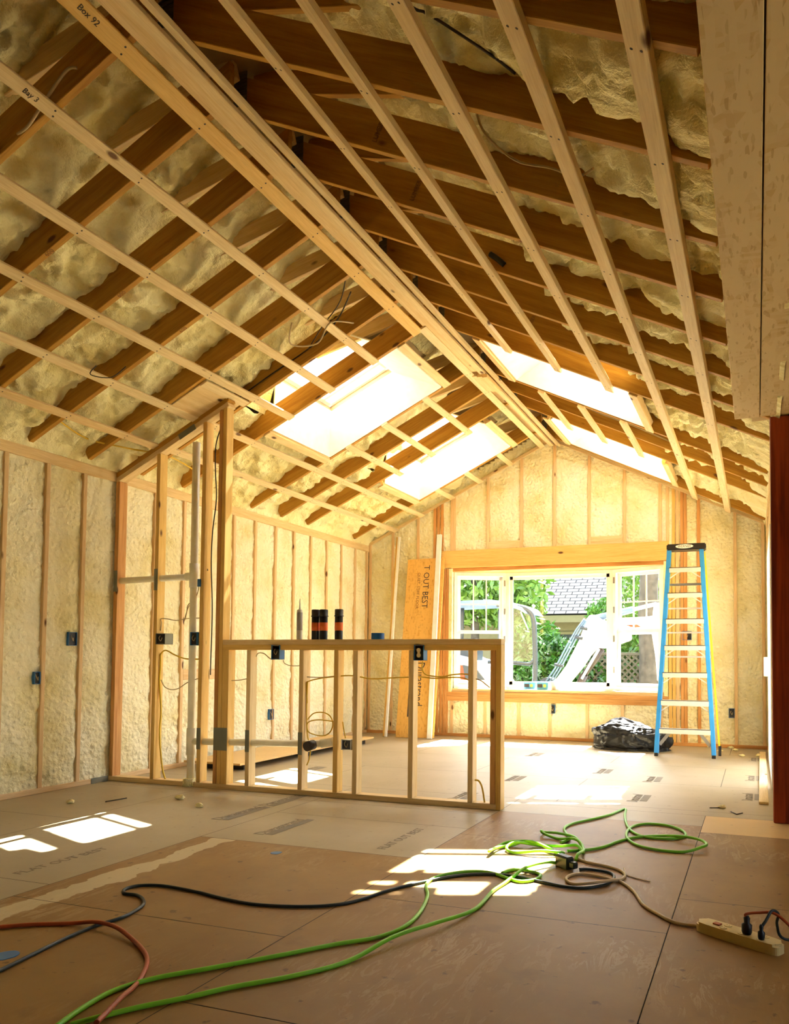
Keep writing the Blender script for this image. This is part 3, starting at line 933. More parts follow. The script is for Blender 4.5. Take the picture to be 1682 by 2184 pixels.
for sgn in (-1, 1):
    xe = XL if sgn < 0 else XR
    n = Vector((sgn * SL * CO, 0, CO))
    board('gable_plate', rp(RX + sgn * 0.02, YB + 0.05, 0.02), rp(xe, YB + 0.05, 0.02), 0.045, 0.12, n, M['pine'], bf)
# gable sheathing outside, around the window
skin_poly('wall_far', [(-6, -0.3), (0.3, -0.3), (0.3, WZ0 - 0.12), (-6, WZ0 - 0.12)], YB + 0.16, YB + 0.2)
skin_poly('wall_far', [(-6, WZ0 - 0.12), (WX0, WZ0 - 0.12), (WX0, WZ1), (-6, WZ1)], YB + 0.16, YB + 0.2)
skin_poly('wall_far', [(WX1, WZ0 - 0.12), (0.3, WZ0 - 0.12), (0.3, WZ1), (WX1, WZ1)], YB + 0.16, YB + 0.2)
skin_poly('wall_far', [(-6.0, WZ1), (0.3, WZ1), (0.3, 3.2), (RX, 4.75), (-6.0, 3.2)], YB + 0.16, YB + 0.2)

# right wall beyond the post: studs, glazed door
wr0, wr1 = 5.98, YB
DY0, DY1, DZ = 7.4, 9.45, 2.42
wall_foam('wall_right', wr0, wr1, 0.0, 2.92, lambda u, v, d: (XR + d, u, v), [9.6, 10.0, 10.4, 6.4, 6.8], lambda u, v: DY0 < u < DY1 and v < DZ)
rf = thing('wall_framing', (XR, 8.5, 0), 'stud framing of right wall around the glazed door', 'wall framing')
for y in (6.05, 6.45, 6.86, 7.35, 9.50, 9.56, 9.98, 10.38):
    boxo('stud', (XR - 0.02, y - 0.02, 0.04), (XR + 0.1, y + 0.02, 2.86), M['stud'], rf)
boxo('top_plate', (XR - 0.025, 5.86, 2.86), (XR + 0.1, YB, 2.95), M['pine'], rf)
boxo('header', (XR - 0.022, 7.33, 2.46), (XR + 0.1, 9.56, 2.66), M['pine'], rf)
boxo('bottom_plate', (XR - 0.025, 9.5, 0), (XR + 0.1, YB, 0.04), M['stud'], rf)
def skinx(a, b):
    bm = bmesh.new(); add_box(bm, a, b)
    return tag(fin(bm, 'wall_right', M['deckgrey']), kind='structure')
skinx((XR + 0.12, 5.9, -0.2), (XR + 0.16, DY0, 3.1)); skinx((XR + 0.12, DY1, -0.2), (XR + 0.16, YB + 0.2, 3.1))
skinx((XR + 0.12, DY0, DZ), (XR + 0.16, DY1, 3.1))
skin('wall_right', (XR + 0.16, 5.98, -0.2), (3.36, 6.04, 3.1))
# glazed white patio door
d = thing('door_1', (XR, 8.2, 0), 'white framed glazed patio door in the right wall', 'door')
d['kind'] = 'structure'
def dr(a, b, nm='door_frame', m='white'): return boxo(nm, a, b, M[m], d)
dr((XR - 0.03, DY0, 0.04), (XR + 0.10, DY0 + 0.08, DZ)); dr((XR - 0.03, DY1 - 0.10, 0.04), (XR + 0.10, DY1, DZ))
dr((XR - 0.03, DY0, DZ - 0.08), (XR + 0.10, DY1, DZ)); dr((XR - 0.03, DY0, 0.0), (XR + 0.10, DY1, 0.05))
dr((XR, 8.38, 0.05), (XR + 0.05, 8.47, DZ - 0.08))
dr((XR + 0.04, DY0 + 0.08, 0.05), (XR + 0.045, DY1 - 0.1, DZ - 0.08), 'door_pane', 'glass')
dr((XR - 0.075, DY1 - 0.16, 0.98), (XR - 0.03, DY1 - 0.10, 1.20), 'door_handle')
portal((XR + 0.11, (DY0 + DY1) / 2, DZ / 2), (0, radians(90), 0), DZ, DY1 - DY0)

# soffit, ledger, dark post ---------------------------------------------
sf = boxo('soffit_panel', (-0.14, YN, 2.95), (0.034, 5.84, 2.972), M['osb'])
tag(sf, 'narrow strand board soffit strip hanging over the right side', 'panel', 'strand board soffit')
sf = boxo('soffit_panel', (0.040, YN, 2.953), (3.3, 5.84, 2.975), M['osb'])
tag(sf, 'wide darker strand board soffit at the top right edge', 'panel', 'strand board soffit')
lg = boxo('ledger_beam', (-0.125, YN, 2.974), (-0.02, 5.84, 3.36), M['fir'])
tag(lg, 'deep ledger beam above the soffit strip carrying right rafters', 'beam')
bh = boxo('ceiling', (-0.02, YN, 3.0), (3.36, 6.1, 3.1), M['deckgrey']); tag(bh, kind='structure')
po = boxo('timber_post', (0.105, 5.845, 0.0), (0.27, 6.0, 2.949), M['post'], bevel=0.006)
tag(po, 'dark reddish brown timber post at the right edge', 'post')

# ------------------------------------------------------------------ BAY WINDOW
pts = [(-4.33, 10.64), (-3.60, 10.97), (-1.955, 10.97), (-1.19, 10.64)]
wz0, wz1 = 0.715, 2.47
def win_unit(n, p, q, grid, label):
    p = Vector((*p, 0)); q = Vector((*q, 0)); L = (q - p).length
    d = (q - p).normalized(); nrm = Vector((-d.y, d.x, 0))
    mw = Matrix.Translation(p) @ Matrix((d, nrm, Vector((0, 0, 1)))).transposed().to_4x4()
    t = thing('window_%d' % n, (p + q) / 2 + Vector((0, 0, wz0)), label, 'window')
    t['kind'] = 'structure'
    def bars(nm, lst, mat=M['white']):
        bm = bmesh.new()
        for a, b in lst: add_box(bm, a, b)
        fin(bm, nm, mat, t, mw=mw)
    f = 0.055
    bars('window_frame', [((0.005, -0.03, wz0), (f, 0.06, wz1)), ((L - f, -0.03, wz0), (L - 0.005, 0.06, wz1)),
                   ((f, -0.03, wz1 - f), (L - f, 0.06, wz1)), ((f, -0.03, wz0), (L - f, 0.06, wz0 + f))])
    s = 0.05; a0, a1 = f, L - f; zb, zt = wz0 + f, wz1 - f
    if not grid:
        bars('sash', [((a0, 0, zb), (a0 + s, 0.03, zt)), ((a1 - s, 0, zb), (a1, 0.03, zt)), ((a0, 0, zb), (a1, 0.03, zb + s)), ((a0, 0, zt - s), (a1, 0.03, zt))])
        bars('pane', [((a0 + s, 0.012, zb + s), (a1 - s, 0.018, zt - s))], M['glass'])
    else:
        zm = (zb + zt) / 2 - 0.03
        bars('lower_sash', [((a0, 0, zb), (a0 + s, 0.025, zm)), ((a1 - s, 0, zb), (a1, 0.025, zm)), ((a0, 0, zb), (a1, 0.025, zb + s * 1.1)), ((a0, 0, zm - .02), (a1, 0.03, zm + .03))])
        bars('upper_sash', [((a0, 0.028, zm), (a0 + s, 0.05, zt)), ((a1 - s, 0.028, zm), (a1, 0.05, zt)), ((a0, 0.028, zm - 0.02), (a1, 0.05, zm + 0.03)), ((a0, 0.028, zt - s), (a1, 0.05, zt))]
             + [((a0 + s + (a1 - a0 - 2 * s) * k / 3 - .009, 0.03, zm), (a0 + s + (a1 - a0 - 2 * s) * k / 3 + .009, 0.048, zt)) for k in (1, 2)]
             + [((a0, 0.03, (zm + zt) / 2 - .009), (a1, 0.048, (zm + zt) / 2 + .009))])
        bars('pane', [((a0 + s, 0.01, zb + s), (a1 - s, 0.014, zm)), ((a0 + s, 0.037, zm), (a1 - s, 0.041, zt - s))], M['glass'])
    for z in (wz0 + 0.25, wz0 + 0.7, wz0 + 1.12, wz0 + 1.55) if not grid else ():
        for xx in (-0.02, L):
            bars('bracket_clip', [((xx, -0.045, z), (xx + 0.02, -0.025, z + 0.09))], M['steel'])
win_unit(1, pts[0], pts[1], True, 'left double hung window of the bay with grid in its upper sash')
win_unit(2, pts[1], pts[2], False, 'large fixed centre window of the bay showing white excavator')
win_unit(3, pts[2], pts[3], True, 'right double hung window of the bay beside the ladder')
def bayslab(name, z0, z1, mat, ext=0.0):
    bm = bmesh.new()
    prism(bm, [(WX0 + 0.0, YB + 0.02), (WX1 - 0.0, YB + 0.02), (WX1, 10.66), (-1.95 + 0.03, 11.03 + ext), (-3.60 - 0.03, 11.03 + ext), (WX0, 10.66)], z1 - z0)
    return fin(bm, name, mat, mw=Matrix.Translation((0, 0, z0)))
o = bayslab('window_seat', 0.665, 0.712, M['pine']); tag(o, 'pale board window seat inside the bay, dusty with scraps', 'window seat')
o = bayslab('bay_head', 2.472, 2.53, M['redfir'], 0.3); tag(o, 'reddish head board above the bay windows', 'board')
o = boxo('trim_1', (WX0 - 0.02, YB - 0.004, WZ0 - 0.04), (WX0 + 0.035, YB + 0.12, WZ1 + 0.02), M['foam']); tag(o, kind='structure')
o = boxo('trim_2', (WX1 - 0.035, YB - 0.004, WZ0 - 0.04), (WX1 + 0.02, YB + 0.12, WZ1 + 0.02), M['foam']); tag(o, kind='structure')
portal((-2.76, 11.1, 1.6), (radians(-90), 0, 0), 3.1, 1.8)

# ------------------------------------------------------------------ PARTITION (tall part at left, half wall to the right)
pt = thing('partition_frame', (-3.8, YH, 0), 'bare stud partition stepping from tall left part to half wall', 'partition wall')
PD = 0.095
def pst(x0, x1, z0, z1, mat=None, nm='stud', lab=None):
    o = boxo(nm, (x0, YH, z0), (x1, YH + PD, z1), mat or M['yellowpine'], pt)
    if lab: o['label'] = lab
    return o
boxo('bottom_plate', (XL, YH - 0.002, 0.0), (-4.90, YH + PD, 0.045), M['pine'], pt)
boxo('bottom_plate', (-4.77, YH - 0.002, 0.0), (-1.90, YH + PD, 0.045), M['pine'], pt)
HW = 1.32
def tz(x): return roofz(x) - 0.11
pst(-5.745, -5.70, 0.045, tz(-5.70), M['redfir'])
pst(-5.262, -5.220, 0.045, tz(-5.22))
pst(-4.740, -4.698, 0.045, tz(-4.70), M['yellowpine'])
pst(-4.560, -4.520, 0.045, tz(-4.50), M['redfir'])
pst(-4.518, -4.478, 0.045, tz(-4.47))
pst(-4.476, -4.410, 0.045, HW - 0.09, M['yellowpine'])
for a in (-4.219, -3.682, -3.343, -3.160, -2.652, -2.137): pst(a, a + 0.042, 0.045, HW - 0.09, M['yellowpine'] if a in (-3.343,) else M['pine'])
pst(-1.952, -1.909, 0.045, HW - 0.09, M['redfir'])
pst(-1.907, -1.864, 0.0, HW - 0.045)
pst(-4.476, -1.90, HW - 0.09, HW - 0.045, M['yellowpine'], 'top_plate')
pst(-4.476, -1.864, HW - 0.045, HW, M['pine'], 'top_plate')
# raked top plate
a = Vector((XL, YH + PD / 2, tz(XL) + 0.03)); b = Vector((-4.47, YH + PD / 2, tz(-4.47) + 0.03))
board('raked_plate', a, b, 0.045, PD, (0, 0, 1), M['pine'], pt)
board('raked_plate', a + Vector((0, 0, 0.05)), b + Vector((0, 0, 0.05)), 0.045, PD, (0, 0, 1), M['fir'], pt)
def nailplate(x0, x1, z0, z1):
    boxo('nail_plate', (x0, YH - 0.003, z0), (x1, YH - 0.0005, z1), M['metalplate'], pt, 0.0005)
for q in ((-5.745, -5.70, 1.78, 1.98), (-5.262, -5.22, 1.78, 1.98), (-4.74, -4.698, 0.34, 0.53), (-4.555, -4.41, 0.34, 0.54),
          (-4.219, -4.177, 0.34, 0.53), (-3.682, -3.64, 0.34, 0.53)): nailplate(*q)
n = (b - a).normalized()
pm = a + n * 0.92 + Vector((0, -PD / 2 - 0.0015, 0))
board('nail_plate', pm - n * 0.10, pm + n * 0.10, 0.055, 0.002, (0, 0, 1), M['metalplate'], pt, 0)
boxo('nail_plate', (XL + 0.008, 5.36, 0.0), (XL + 0.01, 5.55, 0.05), M['metalplate'], pt, 0.0005)
# ceiling panel beside the partition peak
pn = board('ceiling_patch_panel', rp(-4.66, 5.22, -0.006), rp(-4.66, 5.76, -0.006), 0.36, 0.012, (CO, 0, SL * CO), M['pine'])
tag(pn, 'pale square plywood patch on ceiling beside the partition peak', 'panel')

# plumbing
YP = YH + PD / 2
pp = thing('drain_pipe', (-4.84, YP, 0), 'cream plastic drain stack and branches running through the partition', 'pipe')
tube('vent_stack', [(-4.838, YP, 0.0), (-4.845, YP, 1.3), (-4.85, YP, 3.14)], 0.034, M['pvc'], pp, 14, smooth=False)
tube('upper_branch', [(-5.735, YP, 1.885), (-4.90, YP, 1.90)], 0.030, M['pvc'], pp, 12, smooth=False)
tube('tee_fitting', [(-4.93, YP, 1.90), (-4.85, YP, 1.905)], 0.038, M['pvc'], pp, 12, smooth=False)
tube('tee_fitting', [(-4.846, YP, 1.80), (-4.848, YP, 2.02)], 0.042, M['pvc'], pp, 14, smooth=False)
tube('tee_fitting', [(-4.84, YP, 0.28), (-4.84, YP, 0.52)], 0.042, M['pvc'], pp, 14, smooth=False)
tube('lower_branch', [(-4.84, YP, 0.40), (-3.66, YP, 0.43), (-3.46, YP, 0.44)], 0.030, M['pvc'], pp, 12, smooth=False)
tube('elbow_fitting', [(-3.48, YP, 0.44), (-3.38, YP, 0.455), (-3.36, YP, 0.46)], 0.038, M['pvc'], pp, 12, smooth=False)
tube('tee_fitting', [(-4.75, YP, 0.403), (-4.70, YP, 0.404)], 0.037, M['pvc'], pp, 12, smooth=False)
tube('black_cap', [(-3.55, YP - 0.02, 0.43), (-3.56, YP - 0.10, 0.42)], 0.042, M['abs'], pp, 14, smooth=False)
tube('floor_sleeve', [(-4.838, YP - 0.02, 0.0), (-4.838, YP - 0.02, 0.07)], 0.052, M['foam'], pp, 12, smooth=False)

# electrical boxes
def ebox(x, y, z, wd, h, dp, label, face='y', mat='bluebox', outlet=False, dirn=1):
    """open wall box; its mouth looks at -y (face y), +x (face x) """
    t = thing('outlet_box', (x, y, z), label, 'electrical box', 'electrical boxes')
    rot = {'y': Matrix.Identity(4), 'x': Matrix.Rotation(radians(90), 4, 'Z')}[face]
    mw = Matrix.Translation((x, y, z)) @ rot
    bm = bmesh.new(); th = 0.004
    add_box(bm, (-wd / 2, 0, -h / 2), (-wd / 2 + th, dp, h / 2)); add_box(bm, (wd / 2 - th, 0, -h / 2), (wd / 2, dp, h / 2))
    add_box(bm, (-wd / 2, 0, h / 2 - th), (wd / 2, dp, h / 2)); add_box(bm, (-wd / 2, 0, -h / 2), (wd / 2, dp, -h / 2 + th))
    fin(bm, 'shell', M[mat], t, mw=mw)
    bm = bmesh.new(); add_box(bm, (-wd / 2, dp - 0.004, -h / 2), (wd / 2, dp, h / 2)); add_box(bm, (-wd / 2 + .006, 0.012, -h / 2 + .006), (wd / 2 - .006, 0.014, h / 2 - .006))
    fin(bm, 'back', M['black'], t, mw=mw)
    if outlet:
        bm = bmesh.new()
        for s in (-1, 1):
            lathe(bm, [(0.017, 0), (0.017, 0.012)], 16, (0, 0, 0))
            for v in bm.verts:
                if not v.tag: v.co = Vector((v.co.x, -v.co.z + 0.006, v.co.y + s * 0.021)); v.tag = True
        add_box(bm, (-0.010, -0.004, -0.02), (0.010, 0.006, 0.02))
        fin(bm, 'receptacle', M['outlet'], t, mw=mw)
    else:
        bm = bmesh.new()
        add_tube(bm, smooth_path([(-.01, 0.01, 0.03), (-.012, -.004, .005), (0.004, 0.0, -0.02), (0.012, 0.01, 0.01)], 4), 0.003, 6)
        fin(bm, 'wire_tail', M['wirewhite'], t, mw=mw)
    return t
ebox(-5.165, YH - 0.01, 1.33, 0.11, 0.10, 0.10, 'dark two gang box on the second stud of tall partition', mat='metalplate')
ebox(-4.790, YH - 0.01, 1.33, 0.075, 0.12, 0.08, 'dark box hung behind the drain stack in the partition')
ebox(-3.915, YH - 0.012, 1.21, 0.085, 0.125, 0.075, 'blue box under the half wall top, left one')
ebox(-2.558, YH - 0.012, 1.21, 0.085, 0.125, 0.075, 'blue box with ivory receptacle under the half wall top', outlet=True)
ebox(-3.215, YH - 0.005, 0.445, 0.09, 0.085, 0.06, 'small pale metal box low in the half wall', mat='alu')
ebox(XL + 0.01, 5.12, 1.32, 0.09, 0.12, 0.07, 'blue wall box on left wall near the partition', face='x')
ebox(XL + 0.01, 4.78, 0.98, 0.055, 0.105, 0.07, 'small blue box low on the left wall foam', face='x')
ebox(XL + 0.01, 8.08, 0.45, 0.09, 0.13, 0.07, 'outlet box low on the far left wall seen through half wall', face='x')
ebox(-0.888, YB - 0.005, 1.49, 0.12, 0.12, 0.05, 'black two gang box seen between the ladder steps')
ebox(-2.763, YB - 0.005, 0.445, 0.075, 0.125, 0.05, 'outlet box below the bay window')
ebox(-0.317, YB - 0.005, 0.46, 0.075, 0.125, 0.05, 'outlet box on the gable wall right of the ladder')

o = boxo('tape_flag', (-4.760, YH - 0.012, 1.80), (-4.722, YH - 0.004, 1.87), M['bluebox'])
tag(o, 'blue tape flag stuck beside the drain stack tee', 'tape')
o = tube('dark_clip', [tuple(rp(x, 4.735, q)) for x, q in ((-1.72, .09), (-1.66, .075), (-1.60, .05))], 0.018, M['cordblack'])
tag(o, 'black rubber clip stuck on a right rafter side', 'clip')
# cables ----------------------------------------------------------------
def P3(lst, y): return [(p[0], y, p[1]) for p in lst]
def cable(lst, r, mat, label, group='house wiring cables', y=YP, cat='cable', name='cable', seg=6):
    o = tube(name, [(p[0], y, p[1]) if len(p) == 2 else p for p in lst], r, M[mat], None, seg)
    tag(o, label, cat, group)
    return o
cable([(-5.211, 1.190), (-5.208, 1.082), (-5.215, 0.952), (-5.205, 0.822), (-5.190, 0.650), (-5.201, 0.477), (-5.185, 0.305), (-5.158, 0.135), (-5.123, 0.043)], 0.008, 'romex', 'thick yellow cable stapled down the second stud of tall partition')
cable([(-5.211, 1.190), (-5.152, 1.225), (-5.043, 1.182), (-4.920, 1.148), (-4.772, 1.145)], 0.007, 'romex', 'yellow cable arching from second stud toward drain stack')
cable([(-5.198, 0.952), (-5.153, 0.888), (-5.072, 0.863), (-4.992, 0.878), (-4.887, 0.935), (-4.757, 0.975)], 0.0045, 'wirewhite', 'tan cable sagging below the arched yellow cable')
cable([(-5.217, 1.408), (-5.208, 1.482), (-5.215, 1.517), (-5.144, 1.516), (-5.036, 1.501), (-4.903, 1.517), (-4.772, 1.520)], 0.0045, 'wirewhite', 'tan cable above the two gang box on tall partition')
cable([(-4.790, 1.811), (-4.804, 1.747), (-4.844, 1.684), (-4.906, 1.642), (-4.925, 1.556), (-4.945, 1.492), (-4.926, 1.565), (-4.885, 1.642), (-4.826, 1.615), (-4.846, 1.546), (-4.882, 1.513)], 0.0045, 'wirewhite', 'loose cable knot hanging beside the drain stack')
cable([(-4.750, 3.192), (-4.728, 2.933), (-4.743, 2.698), (-4.757, 2.442), (-4.767, 2.229), (-4.731, 2.058), (-4.697, 1.950)], 0.006, 'wiredark', 'brown cable running down beside the drain stack top')
cable([(-4.571, 3.282), (-4.634, 3.096), (-4.633, 2.861), (-4.616, 2.604), (-4.650, 2.309), (-4.658, 2.012), (-4.637, 1.590), (-4.641, 1.171), (-4.642, 1.004)], 0.005, 'wiredark', 'dark cable stapled down the third stud of tall partition')
cable([(-4.418, 0.957), (-4.319, 0.963), (-4.245, 0.976), (-4.187, 0.985)], 0.0045, 'wirewhite', 'tan cable between end post and first half wall stud')
cable([(-4.155, 1.173), (-4.131, 1.202), (-4.072, 1.198), (-4.008, 1.154), (-3.960, 1.150)], 0.0045, 'wirewhite', 'tan cable feeding the left blue box of half wall')
cable([(-3.873, 1.142), (-3.859, 1.114), (-3.792, 1.094), (-3.697, 1.095)], 0.004, 'wirewhite', 'thin tan cable leaving left blue box rightwards')
cable([(-3.627, 0.776), (-3.635, 0.936), (-3.612, 0.964), (-3.497, 0.990), (-3.352, 1.007), (-3.227, 1.017), (-3.116, 1.007), (-3.006, 0.993), (-2.834, 1.003), (-2.657, 1.013)], 0.006, 'romex', 'yellow cable strung level through the half wall studs')
cable([(-3.631, 1.000), (-3.497, 0.998), (-3.352, 1.011)], 0.0045, 'wirewhite', 'thin cable above the level yellow cable')
cable([(-3.620, 0.637), (-3.561, 0.691), (-3.470, 0.701), (-3.401, 0.672), (-3.373, 0.606), (-3.399, 0.538), (-3.466, 0.504), (-3.558, 0.513), (-3.614, 0.538), (-3.624, 0.597), (-3.583, 0.627), (-3.491, 0.638), (-3.346, 0.627)], 0.0055, 'romex', 'coiled yellow cable loop at the half wall drain')
cable([(-3.626, 0.956), (-3.632, 0.776), (-3.629, 0.617), (-3.618, 0.498), (-3.588, 0.401), (-3.600, 0.301), (-3.622, 0.249)], 0.0055, 'romex', 'yellow cable down the stud beside the coiled loop')
cable([(-3.279, 0.629), (-3.269, 0.571), (-3.250, 0.493)], 0.0055, 'romex', 'short yellow cable into the small pale box')
cable([(-2.550, 1.143), (-2.554, 1.091), (-2.537, 1.046), (-2.484, 1.025), (-2.382, 1.019), (-2.302, 1.034), (-2.203, 1.043), (-2.144, 1.036), (-2.109, 1.008)], 0.006, 'romex', 'yellow cable looping from receptacle to the end studs')
cable([(-2.584, 1.018), (-2.445, 1.005), (-2.283, 1.015), (-2.184, 1.009), (-2.132, 0.981)], 0.0055, 'romex', 'second yellow cable below the receptacle box')
cable([(-2.131, 0.816), (-2.142, 0.670), (-2.133, 0.525), (-2.143, 0.379), (-2.134, 0.241)], 0.005, 'romex', 'yellow cable hanging down last half wall stud')
cable([(-2.090, 0.213), (-2.059, 0.208), (-2.031, 0.158), (-2.011, 0.051), (-2.003, 0.008)], 0.008, 'romex', 'thick yellow cable curving to floor at half wall end')
cable([(-2.088, 1.006), (-2.045, 0.992), (-2.005, 0.963), (-1.974, 0.941)], 0.005, 'wirewhite', 'grey cable stub near the half wall end')
cable([tuple(rp(x, y, o)) for x, y, o in ((-5.4, 4.6, .05), (-5.5, 5.0, .04), (-5.45, 5.4, .03), (-5.4, 5.9, .05), (-5.5, 6.5, .05))], 0.008, 'romex', 'yellow cable crossing rafters above the left wall plate')
cable([tuple(rp(x, y, o)) for x, y, o in ((-3.15, 5.50, .10), (-3.40, 5.70, .10), (-3.7, 5.785, .09), (-4.2, 5.79, .09), (-4.6, 5.785, .07))], 0.006, 'wiredark', 'dark cable running down rafter before the near skylight')
cable([tuple(rp(x, y, o)) for x, y, o in ((-3.0, 5.20, .12), (-3.22, 5.40, .02), (-3.5, 5.60, .06), (-3.75, 5.78, .08))], 0.005, 'wiredark', 'second dark cable crossing bay before the near skylight')
cable([tuple(rp(x, y, o)) for x, y, o in ((-3.62, 5.30, .03), (-3.75, 5.45, -.02), (-3.6, 5.60, -.05), (-3.4, 5.5, -.03), (-3.3, 5.75, .02))], 0.007, 'wirewhite', 'pale loose cable end hanging from ceiling before skylight')
cable([tuple(rp(x, y, o)) for x, y, o in ((-3.22, 2.82, .05), (-3.27, 2.80, .055), (-3.45, 2.82, .03), (-3.58, 2.83, .00), (-3.66, 2.84, .02))], 0.008, 'wirewhite', 'white cable looped on the second left rafter')
cable([tuple(rp(x, y, o)) for x, y, o in ((-4.75, 4.38, .0), (-4.80, 4.35, -.06), (-4.72, 4.45, -.10), (-4.62, 4.52, -.04))], 0.004, 'wiredark', 'thin wire loop dangling between left strapping boards')
cable([tuple(rp(x, y, o)) for x, y, o in ((-1.35, 2.55, .10), (-1.28, 2.60, .10), (-1.22, 2.62, .10), (-1.05, 2.80, .12), (-.98, 2.9, .13))], 0.006, 'wiredark', 'black cable stub poking from foam on the right slope')
cable([tuple(rp(x, y, o)) for x, y, o in ((-1.20, 3.02, .10), (-1.18, 3.18, .03), (-1.05, 3.30, .00), (-.90, 3.33, .02), (-.78, 3.36, .03), (-.70, 3.3, .05))], 0.006, 'wirewhite', 'grey cable sagging between right strapping boards')
cable([tuple(rp(x, y, o)) for x, y, o in ((-2.4, 7.72, .12), (-2.1, 8.0, .10), (-1.7, 8.2, .10), (-1.3, 8.22, .10), (-.9, 8.22, .08))], 0.008, 'wirewhite', 'grey cables along rafter between the right skylights')

# ------------------------------------------------------------------ THINGS ON THE HALF WALL
def canister(x, y, label):
    t = thing('sealant_canister', (x, y, HW), label, 'canister', 'dark canisters on the half wall')
    lathe_o('body', [(0.033, 0), (0.034, 0.004), (0.034, 0.20), (0.030, 0.205)], (x, y, HW), M['black'], t)
    lathe_o('label', [(0.0348, 0.075), (0.0348, 0.145)], (x, y, HW), M['orange'], t)
    lathe_o('cap', [(0.040, 0.195), (0.040, 0.203), (0.036, 0.205), (0.036, 0.250), (0.033, 0.256)], (x, y, HW), M['black'], t)
canister(-3.557, 5.61, 'dark canister with orange label, leftmost of three on half wall')
canister(-3.478, 5.61, 'dark canister with orange label, middle of three on half wall')
canister(-3.330, 5.61, 'dark canister with orange label, standing apart at right')
t = thing('caulk_tube', (-3.717, 5.61, HW), 'grey caulk cartridge with long thin nozzle standing on half wall', 'caulk tube')
lathe_o('cartridge', [(0.024, 0), (0.025, 0.01), (0.025, 0.255), (0.012, 0.262)], (-3.717, 5.61, HW), M['clear'], t)
lathe_o('sleeve', [(0.0256, 0.08), (0.0256, 0.235)], (-3.717, 5.61, HW), M['grey'], t)
lathe_o('nozzle', [(0.008, 0.262), (0.006, 0.30), (0.002, 0.355)], (-3.717, 5.61, HW), M['clear'], t, 10)
bm = bmesh.new()
R0, R1, hh = 0.036, 0.054, 0.052
seg = 32
rings = []
for (r, z) in ((R0, 0), (R1, 0), (R1, hh), (R0, hh)):
    rings.append([bm.verts.new((r * cos(2 * pi * k / seg), r * sin(2 * pi * k / seg), z)) for k in range(seg)])
for i in range(4):
    a_, b_ = rings[i], rings[(i + 1) % 4]
    for k in range(seg): bm.faces.new((a_[k], a_[(k + 1) % seg], b_[(k + 1) % seg], b_[k]))
o = fin(bm, 'tape_roll', M['tapeblue'], mw=Matrix.Translation((-2.96, 5.61, HW)))
tag(o, 'roll of blue painter tape lying on the half wall', 'tape')

# ------------------------------------------------------------------ BOARDS LEANING AT THE FAR WALL
lb = thing('strand_board_sheet', (-4.75, 10.2, 0), 'tall golden strand board sheet leaning on the gable wall', 'board')
Lz, y0_, y1_ = 2.68, 10.05, 10.52
X0_, X1_ = [(-5.002, -0.000)][0][0] + 0.01, [(-4.382, -0.002)][0][0]
a_, b_ = Vector(((X0_ + X1_) / 2, y0_, 0.008)), Vector(((X0_ + X1_) / 2 - 0.05, y1_, Lz))
board('sheet', a_, b_, X1_ - X0_ + 0.0, 0.016, (1, 0, 0), M['osbgold'], lb, cz=0)
dz = (b_ - a_).normalized(); nf = Vector((1, 0, 0)).cross(dz) * -1
def on_sheet(s, size, fx, z, mat, nm, sq=1.0, shear=0.0):
    p = a_ + dz * z + Vector((1, 0, 0)) * fx
    xd = -dz; yd = Vector((1, 0, 0))
    zn = xd.cross(yd)
    off = zn * 0.0095
    text(nm, s, size, basis(p + off, xd, yd), mat, lb, sq, shear=shear)
on_sheet('T OUT BEST', 0.135, 0.02, 2.27, M['ink'], 'printed_text', 0.92)
on_sheet('QUIET. STIFF FLOOR', 0.062, -0.10, 2.21, M['inkbrown'], 'printed_text', 1.0)
on_sheet('Durastrand.', 0.19, 0.02, 0.77, M['ink'], 'printed_text', 0.75)
bm = bmesh.new(); add_box(bm, (-0.36, -0.025, 0), (0.36, 0.025, 0.001))
p = a_ + dz * 0.66 + Vector((-0.115, 0, 0)); xd = -dz
fin(bm, 'printed_bar', M['ink'], lb, mw=basis(p + xd.cross(Vector((1, 0, 0))) * 0.0095, xd, (1, 0, 0)))
A1 = [(-4.440, -0.004)][0]; A2 = [(-4.522, 3.039)][0]
o = board('trim_plank', (A1[0], 10.02, 0.005), (A2[0], 10.52, A2[1]), 0.075, 0.03, (1, 0, 0), M['whitewood'])
tag(o, 'long white plank leaning right of the strand board sheet', 'plank', 'planks leaning by the strand board')
A1 = [(-5.158, -0.011)][0]; A2 = [(-5.199, 3.036)][0]
o = board('trim_plank', (A1[0], 10.06, 0.005), (A2[0], 10.52, A2[1]), 0.035, 0.03, (1, 0, 0), M['whitewood'])
tag(o, 'thin white plank leaning left of the strand board sheet', 'plank', 'planks leaning by the strand board')
o = board('trim_plank', (A1[0] - 0.04, 10.08, 0.005), (A2[0] - 0.035, 10.54, A2[1]), 0.035, 0.03, (1, 0, 0), M['yellowpine'])
tag(o, 'orange brown plank behind the thin white plank', 'plank', 'planks leaning by the strand board')

# plywood sheet lying along the left wall
o = boxo('plywood_sheet', (-5.66, 6.45, 0.062), (-4.95, 9.3, 0.084), M['plypatch'])
tag(o, 'plywood sheet lying raised along the left wall beyond partition', 'plywood sheet')
for q, y in enumerate((6.6, 7.8, 9.1)):
    o = boxo('wood_block', (-5.62, y, 0.0), (-5.02, y + 0.09, 0.0615), M['wiredark'])
    tag(o, ORD[q] + ' dark block under the plywood sheet by left wall, from the camera', 'block', 'blocks under the plywood sheet')
# threshold plank at the patio door
o = board('loose_plank', (0.045, 6.55, 0.012), (0.06, 10.1, 0.012), 0.075, 0.022, (1, 0, 0), M['pine'])
tag(o, 'loose pale plank lying along the patio door', 'plank')
